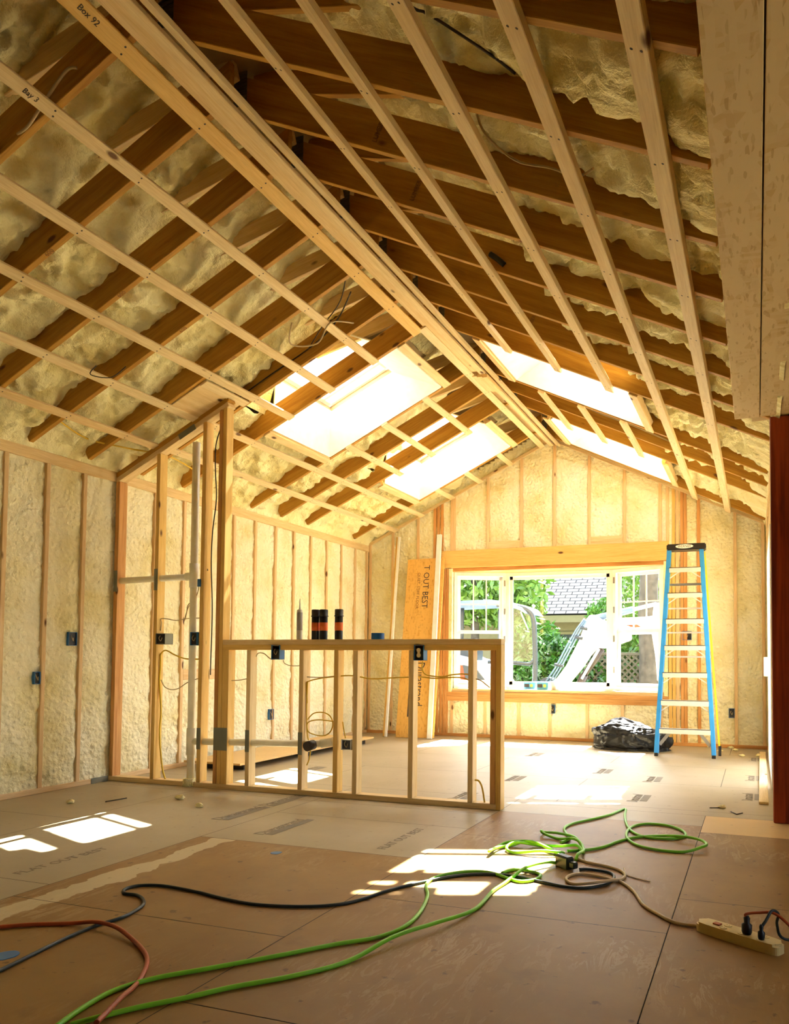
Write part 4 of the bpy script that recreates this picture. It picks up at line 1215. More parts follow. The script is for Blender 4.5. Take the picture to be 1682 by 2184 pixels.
# ------------------------------------------------------------------ LADDER
ld = thing('step_ladder', (-0.82, 9.45, 0), 'blue and yellow fibreglass step ladder with black top cap', 'ladder')
def rail(nm, a, b, w_, t_, mat): return board(nm, a, b, w_, t_, (1, 0, 0), mat, ld, 0.002)
def FX(z, s):   # front rail centre x at height z
    return -0.82 + s * (0.335 - (0.335 - 0.19) * z / 2.56)
FY = lambda z: 9.38 + 0.20 * z / 2.56
for s in (-1, 1):
    board('front_rail', (FX(0, s), FY(0), 0.03), (FX(2.52, s), FY(2.52), 2.52), 0.052, 0.075, (1, 0, 0), M['ladblue'], ld, 0.004)
    board('foot', (FX(0, s), FY(0), 0.0), (FX(0, s), FY(0), 0.04), 0.045, 0.085, (1, 0, 0), M['black'], ld, 0.003)
    xa = -0.80 + s * 0.37
    board('rear_rail', (xa, 9.66, 0.03), (-0.80 + s * 0.20, 9.68, 2.50), 0.022, 0.045, (1, 0, 0), M['ladyellow'], ld, 0.002)
    board('foot', (xa, 9.66, 0.0), (xa, 9.66, 0.12), 0.032, 0.055, (1, 0, 0), M['black'], ld, 0.002)
zs = [0.335, 0.675, 1.01, 1.34, 1.665, 1.985, 2.30]
for k, z in enumerate(zs):
    w_ = FX(z, 1) - FX(z, -1) - 0.035
    st = thing('dummy', (0, 0, 0), None, None) if False else None
    bm = bmesh.new()
    add_box(bm, (-w_ / 2, -0.045, -0.008), (w_ / 2, 0.04, 0.0)); add_box(bm, (-w_ / 2, -0.045, -0.062), (w_ / 2, -0.041, 0.0))
    add_box(bm, (-w_ / 2, 0.036, -0.05), (w_ / 2, 0.04, 0.0))
    s_ = fin(bm, 'step', M['alu'], ld, mw=Matrix.Translation((-0.82, FY(z), z)))
    for s in (-1, 1):
        q = 0.20 if k == 0 else 0.13
        a1 = Vector((FX(z, s) - s * 0.02, FY(z) - 0.02, z - q)); b1 = Vector((-0.82 + s * (w_ / 2 - 0.12), FY(z) - 0.02, z - 0.05))
        board('knee_brace', a1, b1, 0.04 if k == 0 else 0.014, 0.006, (0, 0, 1), M['steel'] if k == 0 else M['alu'], ld, 0.001)
for z in (0.60, 1.20, 1.50, 1.80, 2.10):
    hw_ = 0.37 - (0.17) * z / 2.5
    board('rear_bar', (-0.80 - hw_, 9.665, z), (-0.80 + hw_, 9.665, z), 0.03 if z > 2 else 0.02, 0.01, (0, 0, 1), M['steel'] if z > 2 else M['alu'], ld, 0.001)
bm = bmesh.new()
prism(bm, [(-0.235, -0.09), (0.235, -0.09), (0.225, 0.13), (-0.225, 0.13)], 0.075)
bmesh.ops.bevel(bm, geom=list(bm.edges), offset=0.012, segments=2, affect='EDGES')
cap = fin(bm, 'top_cap', M['black'], ld, mw=Matrix.Translation((-0.805, 9.60, 2.515)))
bm = bmesh.new()
lathe(bm, [(0.105, 0), (0.105, 0.002)], 32)
for v in bm.verts: v.co = Vector((v.co.x, -v.co.z, v.co.y * 0.24))
badge = fin(bm, 'oval_badge', M['paperwhite'], cap, mw=Matrix.Translation((-0.825, 9.508, 2.555)))
text('badge_text', 'WERNER', 0.045, basis((-0.825, 9.5055, 2.555), (1, 0, 0), (0, 0, 1)), M['ink'], cap, 0.9)

# ------------------------------------------------------------------ BIN BAG
def bag():
    bm = bmesh.new()
    bmesh.ops.create_icosphere(bm, subdivisions=6, radius=1.0)
    for v in bm.verts:
        c = v.co.copy()
        x = c.x * 0.50; y = c.y * 0.30
        h = 0.38 * (1 - 0.55 * max(0, (c.x + 0.25)) ** 1.1) if c.x > -0.25 else 0.38
        z = c.z * h * 0.62 + 0.17
        if c.z < 0: z = max(0.17 + c.z * 0.4, 0.0)
        fo = 1.0
        n = noise.noise_vector(c * 2.1 + Vector((3, 1, 0)))
        rid = abs(noise.noise(Vector((c.x * 4.5 + n.x * 2, c.y * 3, c.z * 2.5 + n.y))))
        rid2 = abs(noise.noise(Vector((c.x * 9 + n.y * 3, c.y * 7, c.z * 4 + n.x * 2))))
        k = 1 + 0.14 * n.z + 0.10 * (0.5 - rid) * 2 * 0.6 - 0.05 * rid2
        x *= k; y *= k; z = z * (1 + 0.16 * n.x) - 0.04 * rid * (z > 0.05) - 0.02 * rid2 * (z > 0.05)
        if z < 0.012: x *= 1.05; y *= 1.06
        v.co = Vector((x, y, max(z, 0.0)))
    o = fin(bm, 'trash_bag', M['bag'], smooth=True, mw=Matrix.Translation((-1.56, 9.98, 0.0)))
    tag(o, 'shiny black bin bag slumped on floor beside the ladder', 'trash bag')
bag()

# ------------------------------------------------------------------ THINGS ON THE WINDOW SEAT
SZ = 0.712
def carton(x, y, label):
    t = thing('screw_carton', (x, y, SZ), label, 'box', 'blue cartons on the window seat')
    boxo('carton', (x - 0.08, y - 0.05, SZ), (x + 0.08, y + 0.05, SZ + 0.11), M['boxblue'], t)
    boxo('printed_panel', (x - 0.07, y - 0.0512, SZ + 0.035), (x + 0.0, y - 0.0502, SZ + 0.09), M['ink'], t, 0)
    lathe_o('round_logo', [(0.022, 0), (0.022, 0.001)], (0, 0, 0), M['boxlime'], t)
    q = t.children[-1] if t.children else None
cx = [(-3.143, 0.744), (-2.943, 0.748), (-2.753, 0.751)]
for k, lab in ((0, 'blue carton on the window seat, left one'), (1, 'blue carton on the window seat, next to plastic tub')):
    x = cx[k][0]
    t = thing('screw_carton', (x, 10.72, SZ), lab, 'box', 'blue cartons on the window seat')
    boxo('carton', (x - 0.085, 10.67, SZ), (x + 0.085, 10.77, SZ + 0.11), M['boxblue'], t)
    boxo('printed_panel', (x - 0.075, 10.6688, SZ + 0.035), (x + 0.0, 10.6698, SZ + 0.085), M['ink'], t, 0)
    bm = bmesh.new(); lathe(bm, [(0.024, 0), (0.024, 0.0012)], 16)
    fin(bm, 'round_logo', M['boxlime'], t, mw=basis((x + 0.035, 10.6692, SZ + 0.06), (1, 0, 0), (0, 0, 1)))
t = thing('plastic_tub', (cx[2][0], 10.72, SZ), 'translucent grey plastic tub beside the blue cartons', 'tub')
lathe_o('tub_body', [(0.07, 0), (0.082, 0.115), (0.088, 0.118), (0.088, 0.124), (0.078, 0.124)], (cx[2][0], 10.72, SZ), M['tub'], t)
for k, (x, y, w_, d_, lab) in enumerate(((-2.5, 10.66, 0.34, 0.10, 'white paper scrap on the seat, beside the tub'), (-2.05, 10.64, 0.5, 0.09, 'long white paper scrap toward right of the window seat'),
                                (-3.3, 10.62, 0.5, 0.05, 'white paper strip at left on the window seat'))):
    bm = bmesh.new()
    n_ = 10
    top = [];
    for i in range(n_ + 1):
        fx = i / n_
        top.append([bm.verts.new((w_ * (fx - .5), d_ * (j - .5) + 0.02 * noise.noise(Vector((fx * 5, j, k))), 0.004 + 0.016 * abs(noise.noise(Vector((fx * 4, j * 2, k * 3.3)))))) for j in (0, 1)])
    for i in range(n_): bm.faces.new((top[i][0], top[i + 1][0], top[i + 1][1], top[i][1]))
    r_ = bmesh.ops.extrude_face_region(bm, geom=list(bm.faces))
    for v in r_['geom']:
        if isinstance(v, bmesh.types.BMVert): v.co.z -= 0.003
    o = fin(bm, 'paper_scrap', M['paperwhite'], mw=Matrix.Translation((x, y, SZ)))
    tag(o, lab, 'paper', 'paper scraps on the window seat')

# ------------------------------------------------------------------ CORDS ON THE FLOOR
def fcord(nm, lst, r, mat, label, zf=None, seg=8, parent=None, n=6):
    pts_ = []
    for i, p in enumerate(lst):
        z = r + 0.0005 + (p[2] if len(p) > 2 else 0.0)
        pts_.append((p[0], p[1], z))
    o = tube(nm, pts_, r, M[mat], parent, seg, n)
    if label: tag(o, label, 'cord', 'extension cords on the floor')
    return o
g1 = [(-2.076, 1.830), (-2.102, 1.941), (-2.112, 2.085), (-2.055, 2.220), (-1.926, 2.364), (-1.754, 2.560), (-1.609, 2.737), (-1.498, 2.849), (-1.444, 3.002), (-1.458, 3.201), (-1.523, 3.429), (-1.597, 3.579), (-1.612, 3.713), (-1.555, 3.835), (-1.461, 3.909), (-1.354, 3.911), (-1.239, 3.844), (-1.166, 3.818), (-1.107, 3.876), (-1.102, 3.969), (-1.174, 4.017), (-1.262, 4.023), (-1.306, 3.929)]
fcord('extension_cord', g1, 0.009, 'green', 'lime green cord strand reaching the bright patch then turning left', n=8)
g2 = [(-2.045, 1.855), (-1.949, 2.004), (-1.836, 2.137), (-1.741, 2.262), (-1.606, 2.403), (-1.483, 2.593), (-1.409, 2.843), (-1.312, 3.051), (-1.239, 3.317), (-1.249, 3.611), (-1.236, 3.757), (-1.198, 4.008), (-1.119, 4.157), (-1.055, 4.222)]
fcord('extension_cord', [(p[0], p[1], 0.019 if 5 < i < 8 else (0.019 if i in (11, 12) else 0.0)) for i, p in enumerate(g2)], 0.009, 'green', 'lime green cord sweeping from bottom left to black plug', n=8)
g3 = [(-1.089, 4.359), (-1.154, 4.447), (-1.336, 4.571), (-1.445, 4.529), (-1.494, 4.401), (-1.495, 4.250), (-1.516, 4.429), (-1.470, 4.558), (-1.303, 4.559), (-1.141, 4.452), (-1.091, 4.425), (-1.219, 4.366), (-1.377, 4.363), (-1.441, 4.421), (-1.411, 4.517), (-1.282, 4.591), (-1.142, 4.571), (-1.040, 4.573), (-0.989, 4.510), (-1.031, 4.662), (-1.101, 4.736), (-1.215, 4.799), (-1.323, 4.853), (-1.348, 4.872), (-1.342, 4.945), (-1.240, 4.899), (-1.101, 4.775), (-1.031, 4.662), (-0.986, 4.511), (-0.989, 4.375), (-0.991, 4.331)]
fcord('extension_cord', [(p[0], p[1], 0.012 * (i % 3)) for i, p in enumerate(g3)], 0.009, 'green', 'tangled heap of lime green cord behind the black plug', n=8)
g4 = [(-1.176, 4.708), (-1.147, 4.825), (-1.216, 4.994), (-1.252, 5.129), (-1.228, 5.279), (-1.113, 5.506), (-1.041, 5.674), (-0.971, 5.925), (-0.931, 5.681), (-0.867, 5.370), (-0.789, 5.157), (-0.697, 5.051), (-0.561, 5.048), (-0.478, 5.107), (-0.451, 5.200), (-0.494, 5.343), (-0.606, 5.454), (-0.735, 5.452), (-0.817, 5.342), (-0.830, 5.141), (-0.785, 4.936), (-0.690, 4.792), (-0.555, 4.734), (-0.418, 4.750), (-0.327, 4.820), (-0.302, 4.914), (-0.355, 5.021), (-0.475, 5.068), (-0.628, 5.105), (-0.752, 5.016), (-0.835, 4.877), (-0.904, 4.686), (-0.984, 4.582), (-1.086, 4.520)]
fcord('extension_cord', [(p[0], p[1], 0.019 if i in (24, 25, 26, 27) else 0.0) for i, p in enumerate(g4)], 0.009, 'green', 'lime green cord with two flat loops at right of tangle', n=8)
bk = [(-2.635, 2.048), (-2.659, 2.210), (-2.686, 2.379), (-2.693, 2.549), (-2.669, 2.683), (-2.700, 2.819), (-2.754, 2.892), (-2.848, 2.948), (-2.928, 2.949), (-2.980, 3.009), (-2.952, 3.078), (-2.836, 3.113), (-2.612, 3.091), (-2.412, 3.050), (-2.239, 3.034), (-2.055, 3.067), (-1.899, 3.140), (-1.810, 3.246), (-1.740, 3.451), (-1.642, 3.630), (-1.544, 3.775), (-1.431, 3.864), (-1.272, 3.905), (-1.105, 3.868), (-0.941, 3.817), (-0.824, 3.836), (-0.745, 3.925), (-0.723, 4.047), (-0.746, 4.131), (-0.804, 4.167), (-0.884, 4.176), (-0.932, 4.157)]
fcord('extension_cord', bk, 0.008, 'cordblack', 'black cord snaking from left edge to the plug', n=8)
rd = [(-3.083, 2.379), (-2.970, 2.464), (-2.816, 2.539), (-2.688, 2.556), (-2.547, 2.532), (-2.378, 2.462), (-2.246, 2.377), (-2.159, 2.287), (-2.079, 2.157), (-2.015, 2.027), (-1.971, 1.921), (-1.949, 1.864)]
fcord('extension_cord', [(p[0], p[1], 0.016 if 2 < i < 5 else (0.018 if 8 < i else 0.0)) for i, p in enumerate(rd)], 0.009, 'cordred', 'red brown cord looping at the lower left', n=8)
tn = [(-0.253, 3.464), (-0.347, 3.473), (-0.440, 3.568), (-0.519, 3.678), (-0.585, 3.852), (-0.672, 3.995), (-0.740, 4.032), (-0.836, 4.069), (-0.924, 4.064), (-0.959, 3.995), (-0.948, 3.927), (-0.894, 3.877), (-0.797, 3.880), (-0.725, 3.949), (-0.681, 4.045), (-0.680, 4.147), (-0.729, 4.224), (-0.811, 4.273), (-0.912, 4.308), (-0.992, 4.363), (-1.043, 4.343)]
fcord('extension_cord', [(p[0], p[1], 0.016 if 11 < i < 14 else 0.0) for i, p in enumerate(tn)], 0.008, 'cordtan', 'tan cord running from the power strip to the plug', n=8)
# multi outlet block (black)
pc = [(-1.070, 4.227), (-0.915, 4.115)]
t = thing('cord_connector', (pc[0][0], pc[0][1], 0), 'black triple outlet cord connector at end of green cord', 'connector')
a_ = Vector((pc[0][0], pc[0][1], 0.03)); b_ = Vector((pc[1][0] - 0.03, pc[1][1] + 0.02, 0.03))
board('body', a_, a_ + (b_ - a_) * 0.72, 0.075, 0.055, (0, 0, 1), M['cordblack'], t, 0.010)
board('strain_relief', a_ + (b_ - a_) * 0.72, b_, 0.035, 0.035, (0, 0, 1), M['cordblack'], t, 0.006)

# power strip
ps = [(-0.255, 3.439), (0.059, 3.293)]
pa, pb = Vector((-0.245, 3.46, 0)), Vector((0.085, 3.27, 0))
t = thing('power_strip', (pa + pb) / 2, 'ivory power strip with two black plugs at lower right', 'power strip', rz=math.atan2((pb - pa).y, (pb - pa).x))
PM = to_world(t)
L_ = (pb - pa).length
bm = bmesh.new()
out = []
hw_ = 0.042
for k in range(32):
    an = 2 * pi * k / 32
    cx_, cy_ = cos(an), sin(an)
    ex = (abs(cx_) ** 0.35) * (1 if cx_ > 0 else -1); ey = (abs(cy_) ** 0.45) * (1 if cy_ > 0 else -1)
    out.append((ex * L_ / 2, ey * hw_))
prism(bm, out, 0.042)
bmesh.ops.bevel(bm, geom=[e for e in bm.edges if e.verts[0].co.z > 0.04 and e.verts[1].co.z > 0.04], offset=0.010, segments=3, affect='EDGES')
fin(bm, 'housing', M['strip'], t, mw=PM)
boxes_ = []
bm = bmesh.new(); add_box(bm, (-L_ / 2 + 0.075, -0.012, 0.042), (-L_ / 2 + 0.105, 0.012, 0.047)); fin(bm, 'switch', M['cordred'], t, mw=PM)
for k in range(6):
    bm = bmesh.new()
    x = -L_ / 2 + 0.13 + (k // 2) * 0.085; y = 0.019 if k % 2 else -0.019
    lathe(bm, [(0.016, 0.042), (0.016, 0.0445)], 14, (x, y, 0))
    for dx in (-0.005, 0.005): add_box(bm, (x + dx - 0.001, y - 0.004, 0.0445), (x + dx + 0.001, y + 0.004, 0.0448), 1)
    fin(bm, 'socket', [M['strip'], M['black']], t, mw=PM)
def plug(u, v, label, mat, path, corr, r=0.006, h=0.055, wd=0.019):
    p = PM @ Vector((u, v, 0.044))
    q = thing('power_plug', p, label, 'plug', 'plugs in the power strip')
    bm = bmesh.new()
    lathe(bm, [(wd * 0.8, 0), (wd, 0.01), (wd, h * 0.6), (wd * 0.55, h * 0.7), (wd * 0.62, h), (wd * 0.35, h + 0.01)], 10)
    fin(bm, 'plug_body', M['black'], q, mw=Matrix.Translation(p))
    tube('plug_cord', [p + Vector((0, 0, h))] + [Vector(c) for c in path], r, M[corr], q, 8, 6)
plug(0.045, -0.012, 'larger black plug with red cord in the power strip', 'black',
     [(-0.05, 3.33, 0.125), (0.0, 3.335, 0.135), (0.06, 3.33, 0.14), (0.12, 3.31, 0.10), (0.19, 3.28, 0.03), (0.30, 3.2, 0.008)], 'cordred', h=0.065, wd=0.021)
plug(0.115, -0.022, 'smaller black plug beside the larger one in strip', 'black',
     [(0.025, 3.30, 0.115), (0.05, 3.33, 0.15), (0.075, 3.36, 0.13), (0.07, 3.38, 0.08), (0.10, 3.42, 0.012), (0.25, 3.45, 0.008)], 'cordblack', h=0.05, wd=0.014)
# wire scraps and nails
o = fcord('wire_scrap', [(-0.707, 4.282), (-0.678, 4.166), (-0.631, 4.119), (-0.536, 4.073)], 0.0035, 'cordtan', None); tag(o, 'thin tan wire scrap right of the tan cord loop', 'wire')
for k, (q, lab) in enumerate((([(-0.357, 6.241), (-0.281, 6.271)], 'straight dark nail on the pale floor by post'), ([(-0.196, 6.148), (-0.153, 6.053)], 'small bent nail left of another near post'),
                     ([(-0.150, 6.054), (-0.111, 6.125)], 'small nail nearest the dark post'), ([(-4.920, 4.738), (-4.889, 4.923)], 'dark splinter on the pale floor left of partition'))):
    o = fcord('nail', q, 0.004, 'wiredark', None, seg=6); tag(o, lab, 'nail', 'nails dropped on the floor')
# foam crumbs: countable scraps by the far right corner
random.seed(3)
FC = [(-0.699, 10.607), (-0.604, 10.531), (-0.473, 10.818), (-0.369, 10.802), (-0.331, 10.530), (-0.187, 10.702), (-0.086, 10.686), (-0.046, 10.876), (0.031, 10.791), (0.103, 10.878), (-0.176, 9.718), (0.017, 9.749), (-0.450, 10.155), (-0.888, 10.891), (-0.271, 10.281), (-0.264, 6.278), (-5.145, 4.608), (-4.456, 5.048), (-4.083, 4.837)]
crumb = None
for k, (x, y) in enumerate(FC):
    bm = bmesh.new()
    bmesh.ops.create_icosphere(bm, subdivisions=2, radius=1)
    sx_, sy_, sz_ = random.uniform(.018, .045), random.uniform(.015, .03), random.uniform(.010, .022)
    for v in bm.verts:
        kk = 1 + 0.45 * noise.noise(v.co * 1.8 + Vector((k * 3.1, 0, 0)))
        v.co = Vector((v.co.x * sx_ * kk, v.co.y * sy_ * kk, max(v.co.z * sz_ * kk + sz_ * .7, 0.0)))
    o = fin(bm, 'foam_scrap', M['foam'], smooth=True, mw=Matrix.Translation((x, y, 0)))
    lab = 'trimmed foam crumb on floor along the gable wall base' if k < 15 else 'small foam crumb lying alone on the open floor'
    if k >= 15: lab = ['foam crumb by the nails near the dark post', 'foam crumb on pale floor toward the left wall', 'foam crumb near the drain stack foot', 'foam crumb right of the drain stack foot'][k - 15]
    tag(o, lab, 'foam scrap', 'foam crumbs at the gable wall base' if k < 15 else 'foam crumbs on the open floor')
# blue marks on the floor
for k, (x, y) in enumerate([(-2.714, 3.890), (-2.770, 2.203)]):
    bm = bmesh.new()
    lathe(bm, [(0.035 if k == 0 else 0.05, 0), (0.03 if k == 0 else 0.045, 0.0012)], 14)
    for v in bm.verts: v.co.x *= 1 + 0.3 * noise.noise(v.co * 40)
    o = fin(bm, 'tape_scrap', M['bluebox'], mw=Matrix.Translation((x, y, 0.0005)))
    tag(o, ['small blue tape scrap on the worn plywood', 'blue tape scrap at the lower left edge'][k], 'tape')

# ------------------------------------------------------------------ OUTSIDE
bm = bmesh.new(); add_box(bm, (-30, 10.9, -0.7), (20, 45, -0.6)); add_box(bm, (3.4, -10, -0.7), (20, 10.9, -0.6))
tag(fin(bm, 'ground', M['dirt']), kind='structure')
def leaves(bm, c, r, n, size, seed, flat=1.0):
    rnd = random.Random(seed)
    for _ in range(n):
        d = Vector((rnd.gauss(0, 1), rnd.gauss(0, 1), rnd.gauss(0, 1))).normalized()
        rr = rnd.uniform(0.35, 1.0) ** 0.5
        wob = 1 + 0.35 * noise.noise(d * 2 + Vector((seed, 0, 0)))
        p = Vector((d.x * r[0], d.y * r[1], d.z * r[2])) * rr * wob + Vector(c)
        a = Vector((rnd.gauss(0, 1), rnd.gauss(0, 1), rnd.gauss(0, 1) * .6)).normalized()
        b = a.orthogonal().normalized(); b.rotate(Matrix.Rotation(rnd.uniform(0, 6.28), 3, a))
        u = b * size * rnd.uniform(.7, 1.4); v = a.cross(b) * size * 0.42
        vs = [bm.verts.new(p - u), bm.verts.new(p + v - u * .1), bm.verts.new(p + u), bm.verts.new(p - v - u * .1)]
        bm.faces.new(vs)
def bush(x, y, z, r, n, size, mat, label, trunk=0.06, cat='bush', nm='leafy_bush', seed=1, grp='bushes outside the bay window'):
    t = thing(nm, (x, y, -0.6), label, cat, grp)
    bm = bmesh.new(); leaves(bm, (0, 0, 0), r, n, size, seed)
    me_o = fin(bm, 'foliage', M[mat], t, mw=Matrix.Translation((x, y, z)))
    tube('trunk', [(x, y, -0.6), (x + .05, y, (z - .6) / 2), (x, y, z)], trunk, M['bark'], t, 8)
AT = lambda y, s: s
b1 = [(-4.110, 1.114)][0]
bush(b1[0], 16.0, b1[1] - 0.1, (0.62, 0.5, 0.62), 4200, 0.075, 'leafdark', 'dense green bush between the cab and the boom', seed=2)
b1 = [(-5.075, 1.217)][0]
bush(b1[0], 17.5, b1[1], (0.8, 0.5, 0.85), 3600, 0.08, 'leafmid', 'green shrub seen through the excavator cab', seed=3)
b1 = [(-3.438, 0.798)][0]
bush(b1[0], 17.4, b1[1] - .1, (0.7, 0.5, 0.9), 3000, 0.08, 'leafdark', 'low dark bush behind the hydraulic cylinder', seed=4)
b1 = [(-3.526, 2.014)][0]
bush(b1[0], 18.0, b1[1], (0.40, 0.35, 0.6), 800, 0.07, 'leafmid', 'light sapling above the boom elbow', seed=5)
b1 = [(-7.155, 2.978)][0]
bush(b1[0], 19.0, b1[1] + .3, (2.2, 1.2, 1.3), 4200, 0.13, 'leaflight', 'broad bright tree top behind the left window', 0.12, 'tree', 'garden_tree', 6, 'trees outside the bay window')
b1 = [(-6.387, 2.719)][0]
bush(b1[0], 20.0, b1[1] - .1, (0.85, .6, .75), 1700, 0.10, 'leaflight', 'bright foliage over the cab roof', 0.1, 'tree', 'garden_tree', 7, 'trees outside the bay window')
b1 = [(-2.523, 2.668)][0]
bush(b1[0] + 0.2, 19.4, b1[1] + .3, (1.2, .8, 1.3), 2600, 0.09, 'leaflight', 'bright leafy tree top in right window', 0.08, 'tree', 'garden_tree', 8, 'trees outside the bay window')
b1 = [(-2.644, 1.383)][0]
bush(b1[0], 17.8, b1[1], (.6, .4, .7), 900, 0.10, 'leafmid', 'thin climbing plant above the lattice fence', seed=9)
b1 = [(-2.179, 1.227)][0]
t = thing('tree_trunk', (b1[0], 16.6, -0.6), 'thick grey tree trunk in the right window', 'tree')
tube('bole', [(b1[0] + .05, 16.6, -0.6), (b1[0], 16.6, 1.2), (b1[0] - .02, 16.6, 2.6), (b1[0] + .1, 16.6, 5.0)], [0.24] * 6 + [.22] * 6 + [.2] * 7, M['bark'], t, 12)
# far greenery: one hedge behind house sides
bush(-14.2, 24, 1.5, (4.2, 1.5, 2.8), 5200, 0.22, 'leafmid', 'wide hedge trees at left behind the excavator', 0.2, 'tree', 'garden_tree', 11, 'trees outside the bay window')
bush(2.6, 25, 2.2, (3.4, 1.5, 3.4), 5200, 0.22, 'leafmid', 'tall trees at right behind the trunk', 0.2, 'tree', 'garden_tree', 12, 'trees outside the bay window')
# tree crowns above the roof, glimpsed through the near left skylight
# lattice fence
lf = thing('lattice_fence', (-2.4, 17.0, -0.6), 'weathered diagonal lattice fence low behind the bushes', 'fence')
bm = bmesh.new()
LX0, LX1, LZ0, LZ1 = -4.6, -1.6, -0.6, 1.25
def clip_strip(x, s):
    # strip through (x, LZ0) at +-45 degrees clipped to the panel
    z0, z1 = LZ0, LZ1
    xa, xb = x, x + s * (z1 - z0)
    if s > 0:
        if xa < LX0: z0 += (LX0 - xa); xa = LX0
        if xb > LX1: z1 -= (xb - LX1); xb = LX1
    else:
        if xa > LX1: z0 += (xa - LX1); xa = LX1
        if xb < LX0: z1 -= (LX0 - xb); xb = LX0
    return (xa, z0, xb, z1) if z1 - z0 > .02 else None
k = LX0 - 2
while k < LX1 + 2:
    for s in (-1, 1):
        q = clip_strip(k, s)
        if q:
            a_ = Vector((q[0], 17.0 + s * .006, q[1])); b_ = Vector((q[2], 17.0 + s * .006, q[3]))
            m_ = Matrix.Translation((a_ + b_) / 2) @ frame_of(b_ - a_, Vector((0, 1, 0)))
            h_ = (b_ - a_).length / 2
            add_box(bm, (-h_, -.005, -.02), (h_, .005, .02), mat=m_)
    k += 0.15
fin(bm, 'lattice_panel', M['lattice'], lf)
for x in (LX0, LX1): boxo('fence_post', (x - .05, 16.96, -0.6), (x + .05, 17.06, 1.4), M['lattice'], lf)
boxo('top_rail', (LX0, 16.97, 1.25), (LX1, 17.03, 1.31), M['lattice'], lf)
# neighbouring house
hs = thing('neighbour_house', (-5, 23, -0.6), 'neighbouring cream house with grey shingled roof', 'house')
boxo('wall', (-9.2, 22.4, -0.6), (-1.8, 22.6, 2.55), M['siding'], hs)
rl = board('roof', (-9.6, 21.95, 2.42), (-1.4, 21.95, 2.42), 0.1, 0.1, (0, 1, 0), M['shingle'], hs) if False else None
bm = bmesh.new()
add_box(bm, (-4.1, 0, 0), (4.1, 6.0, 0.12))
mwr = Matrix.Translation((-5.5, 21.9, 2.40)) @ Matrix.Rotation(radians(38), 4, 'X')
fin(bm, 'roof', M['shingle'], hs, mw=mwr)
boxo('fascia', (-9.6, 21.86, 2.24), (-1.4, 21.92, 2.46), M['siding'], hs)
wd_ = boxo('house_window', (-5.6, 22.36, 0.5), (-4.2, 22.42, 1.9), M['exgrey'], hs)
fin_b = bmesh.new(); add_box(fin_b, (-5.7, 22.34, 0.42), (-5.6, 22.40, 1.98)); add_box(fin_b, (-4.2, 22.34, 0.42), (-4.1, 22.40, 1.98)); add_box(fin_b, (-5.7, 22.34, 1.9), (-4.1, 22.40, 1.98))
fin(fin_b, 'window_trim', M['siding'], hs)

# excavator -------------------------------------------------------------
EY = 14.0
ex = thing('mini_excavator', (-4.6, EY, -0.6), 'white compact excavator with grey cab frame and raised boom', 'excavator')
def outline(name, px, mat, th, y=EY, parent=ex, bev=0.02):
    bm = bmesh.new()
    prism(bm, px, th, Matrix.Translation((0, y + th / 2, 0)) @ Matrix.Rotation(radians(90), 4, 'X'))
    if bev: bmesh.ops.bevel(bm, geom=list(bm.edges), offset=bev, segments=2, affect='EDGES')
    return fin(bm, name, mat, parent)
# body with sloping hood
outline('body', [(-6.069, 1.245), (-5.612, 1.247), (-5.263, 1.174), (-4.869, 0.975), (-4.597, 0.641), (-4.597, 0.478), (-6.061, 0.447)], M['exwhite'], 1.2, EY + 0.2, bev=0.06)
outline('engine_vent', [(-5.333, 1.038), (-5.073, 0.987), (-4.881, 0.757), (-5.263, 0.751)], M['exgrey'], 0.04, EY - 0.42, bev=0)
outline('orange_stripe', [(-5.391, 1.038), (-5.323, 1.020), (-5.273, 0.751), (-5.369, 0.759)], M['exorange'], 0.04, EY - 0.42, bev=0)
bz = [(-5.356, 0.461)][0][1]
boxo('undercarriage', (-5.9, EY - 0.6, -0.3), (-3.7, EY + 1.0, bz), M['exgrey'], ex, 0.03)
for y in (EY - 0.75, EY + 0.95):
    bm = bmesh.new()
    prism(bm, [(-1.2 + 0.0, -0.12), (-1.05, -0.27), (1.05, -0.27), (1.2, -0.12), (1.2, 0.08), (1.05, 0.2), (-1.05, 0.2), (-1.2, 0.08)], 0.3,
          Matrix.Translation((-4.8, y + .15, -0.33)) @ Matrix.Rotation(radians(90), 4, 'X'))
    fin(bm, 'track', M['rubber'], ex)
# cab: posts, roof, rounded window frame
roofp = [(-5.975, 2.255), (-4.780, 2.288), (-4.395, 2.234), (-4.129, 2.139), (-4.016, 2.001), (-4.081, 2.002), (-4.185, 2.085), (-4.442, 2.153), (-4.779, 2.195), (-5.974, 2.160)]
outline('cab_roof', roofp, M['exsteel'], 1.1, EY + 0.1, bev=0.01)
fr = [(-3.896, 0.640), (-3.889, 1.032), (-3.900, 1.557), (-3.928, 1.908), (-4.029, 2.067), (-4.269, 2.151), (-4.643, 2.184)]
bm = bmesh.new(); add_tube(bm, smooth_path([(p[0], 13.6, p[1]) for p in fr], 5), 0.048, 10)
fin(bm, 'cab_frame', M['exgrey'], ex)
fr = [(-3.916, 1.137), (-4.007, 1.066), (-4.264, 1.082), (-4.825, 1.095)]
bm = bmesh.new(); add_tube(bm, smooth_path([(p[0], 13.6, p[1]) for p in fr], 5), 0.035, 10)
fin(bm, 'cab_rail', M['exgrey'], ex)
fr = [(-4.861, 0.545), (-4.884, 1.206), (-4.889, 2.155)]
bm = bmesh.new(); add_tube(bm, smooth_path([(p[0], 14.5, p[1]) for p in fr], 5), 0.045, 8)
fin(bm, 'cab_post', M['exgrey'], ex)
fr = [(-5.585, 0.542), (-5.602, 1.390), (-5.587, 2.185)]
bm = bmesh.new(); add_tube(bm, smooth_path([(p[0], 14.2, p[1]) for p in fr], 5), 0.04, 8)
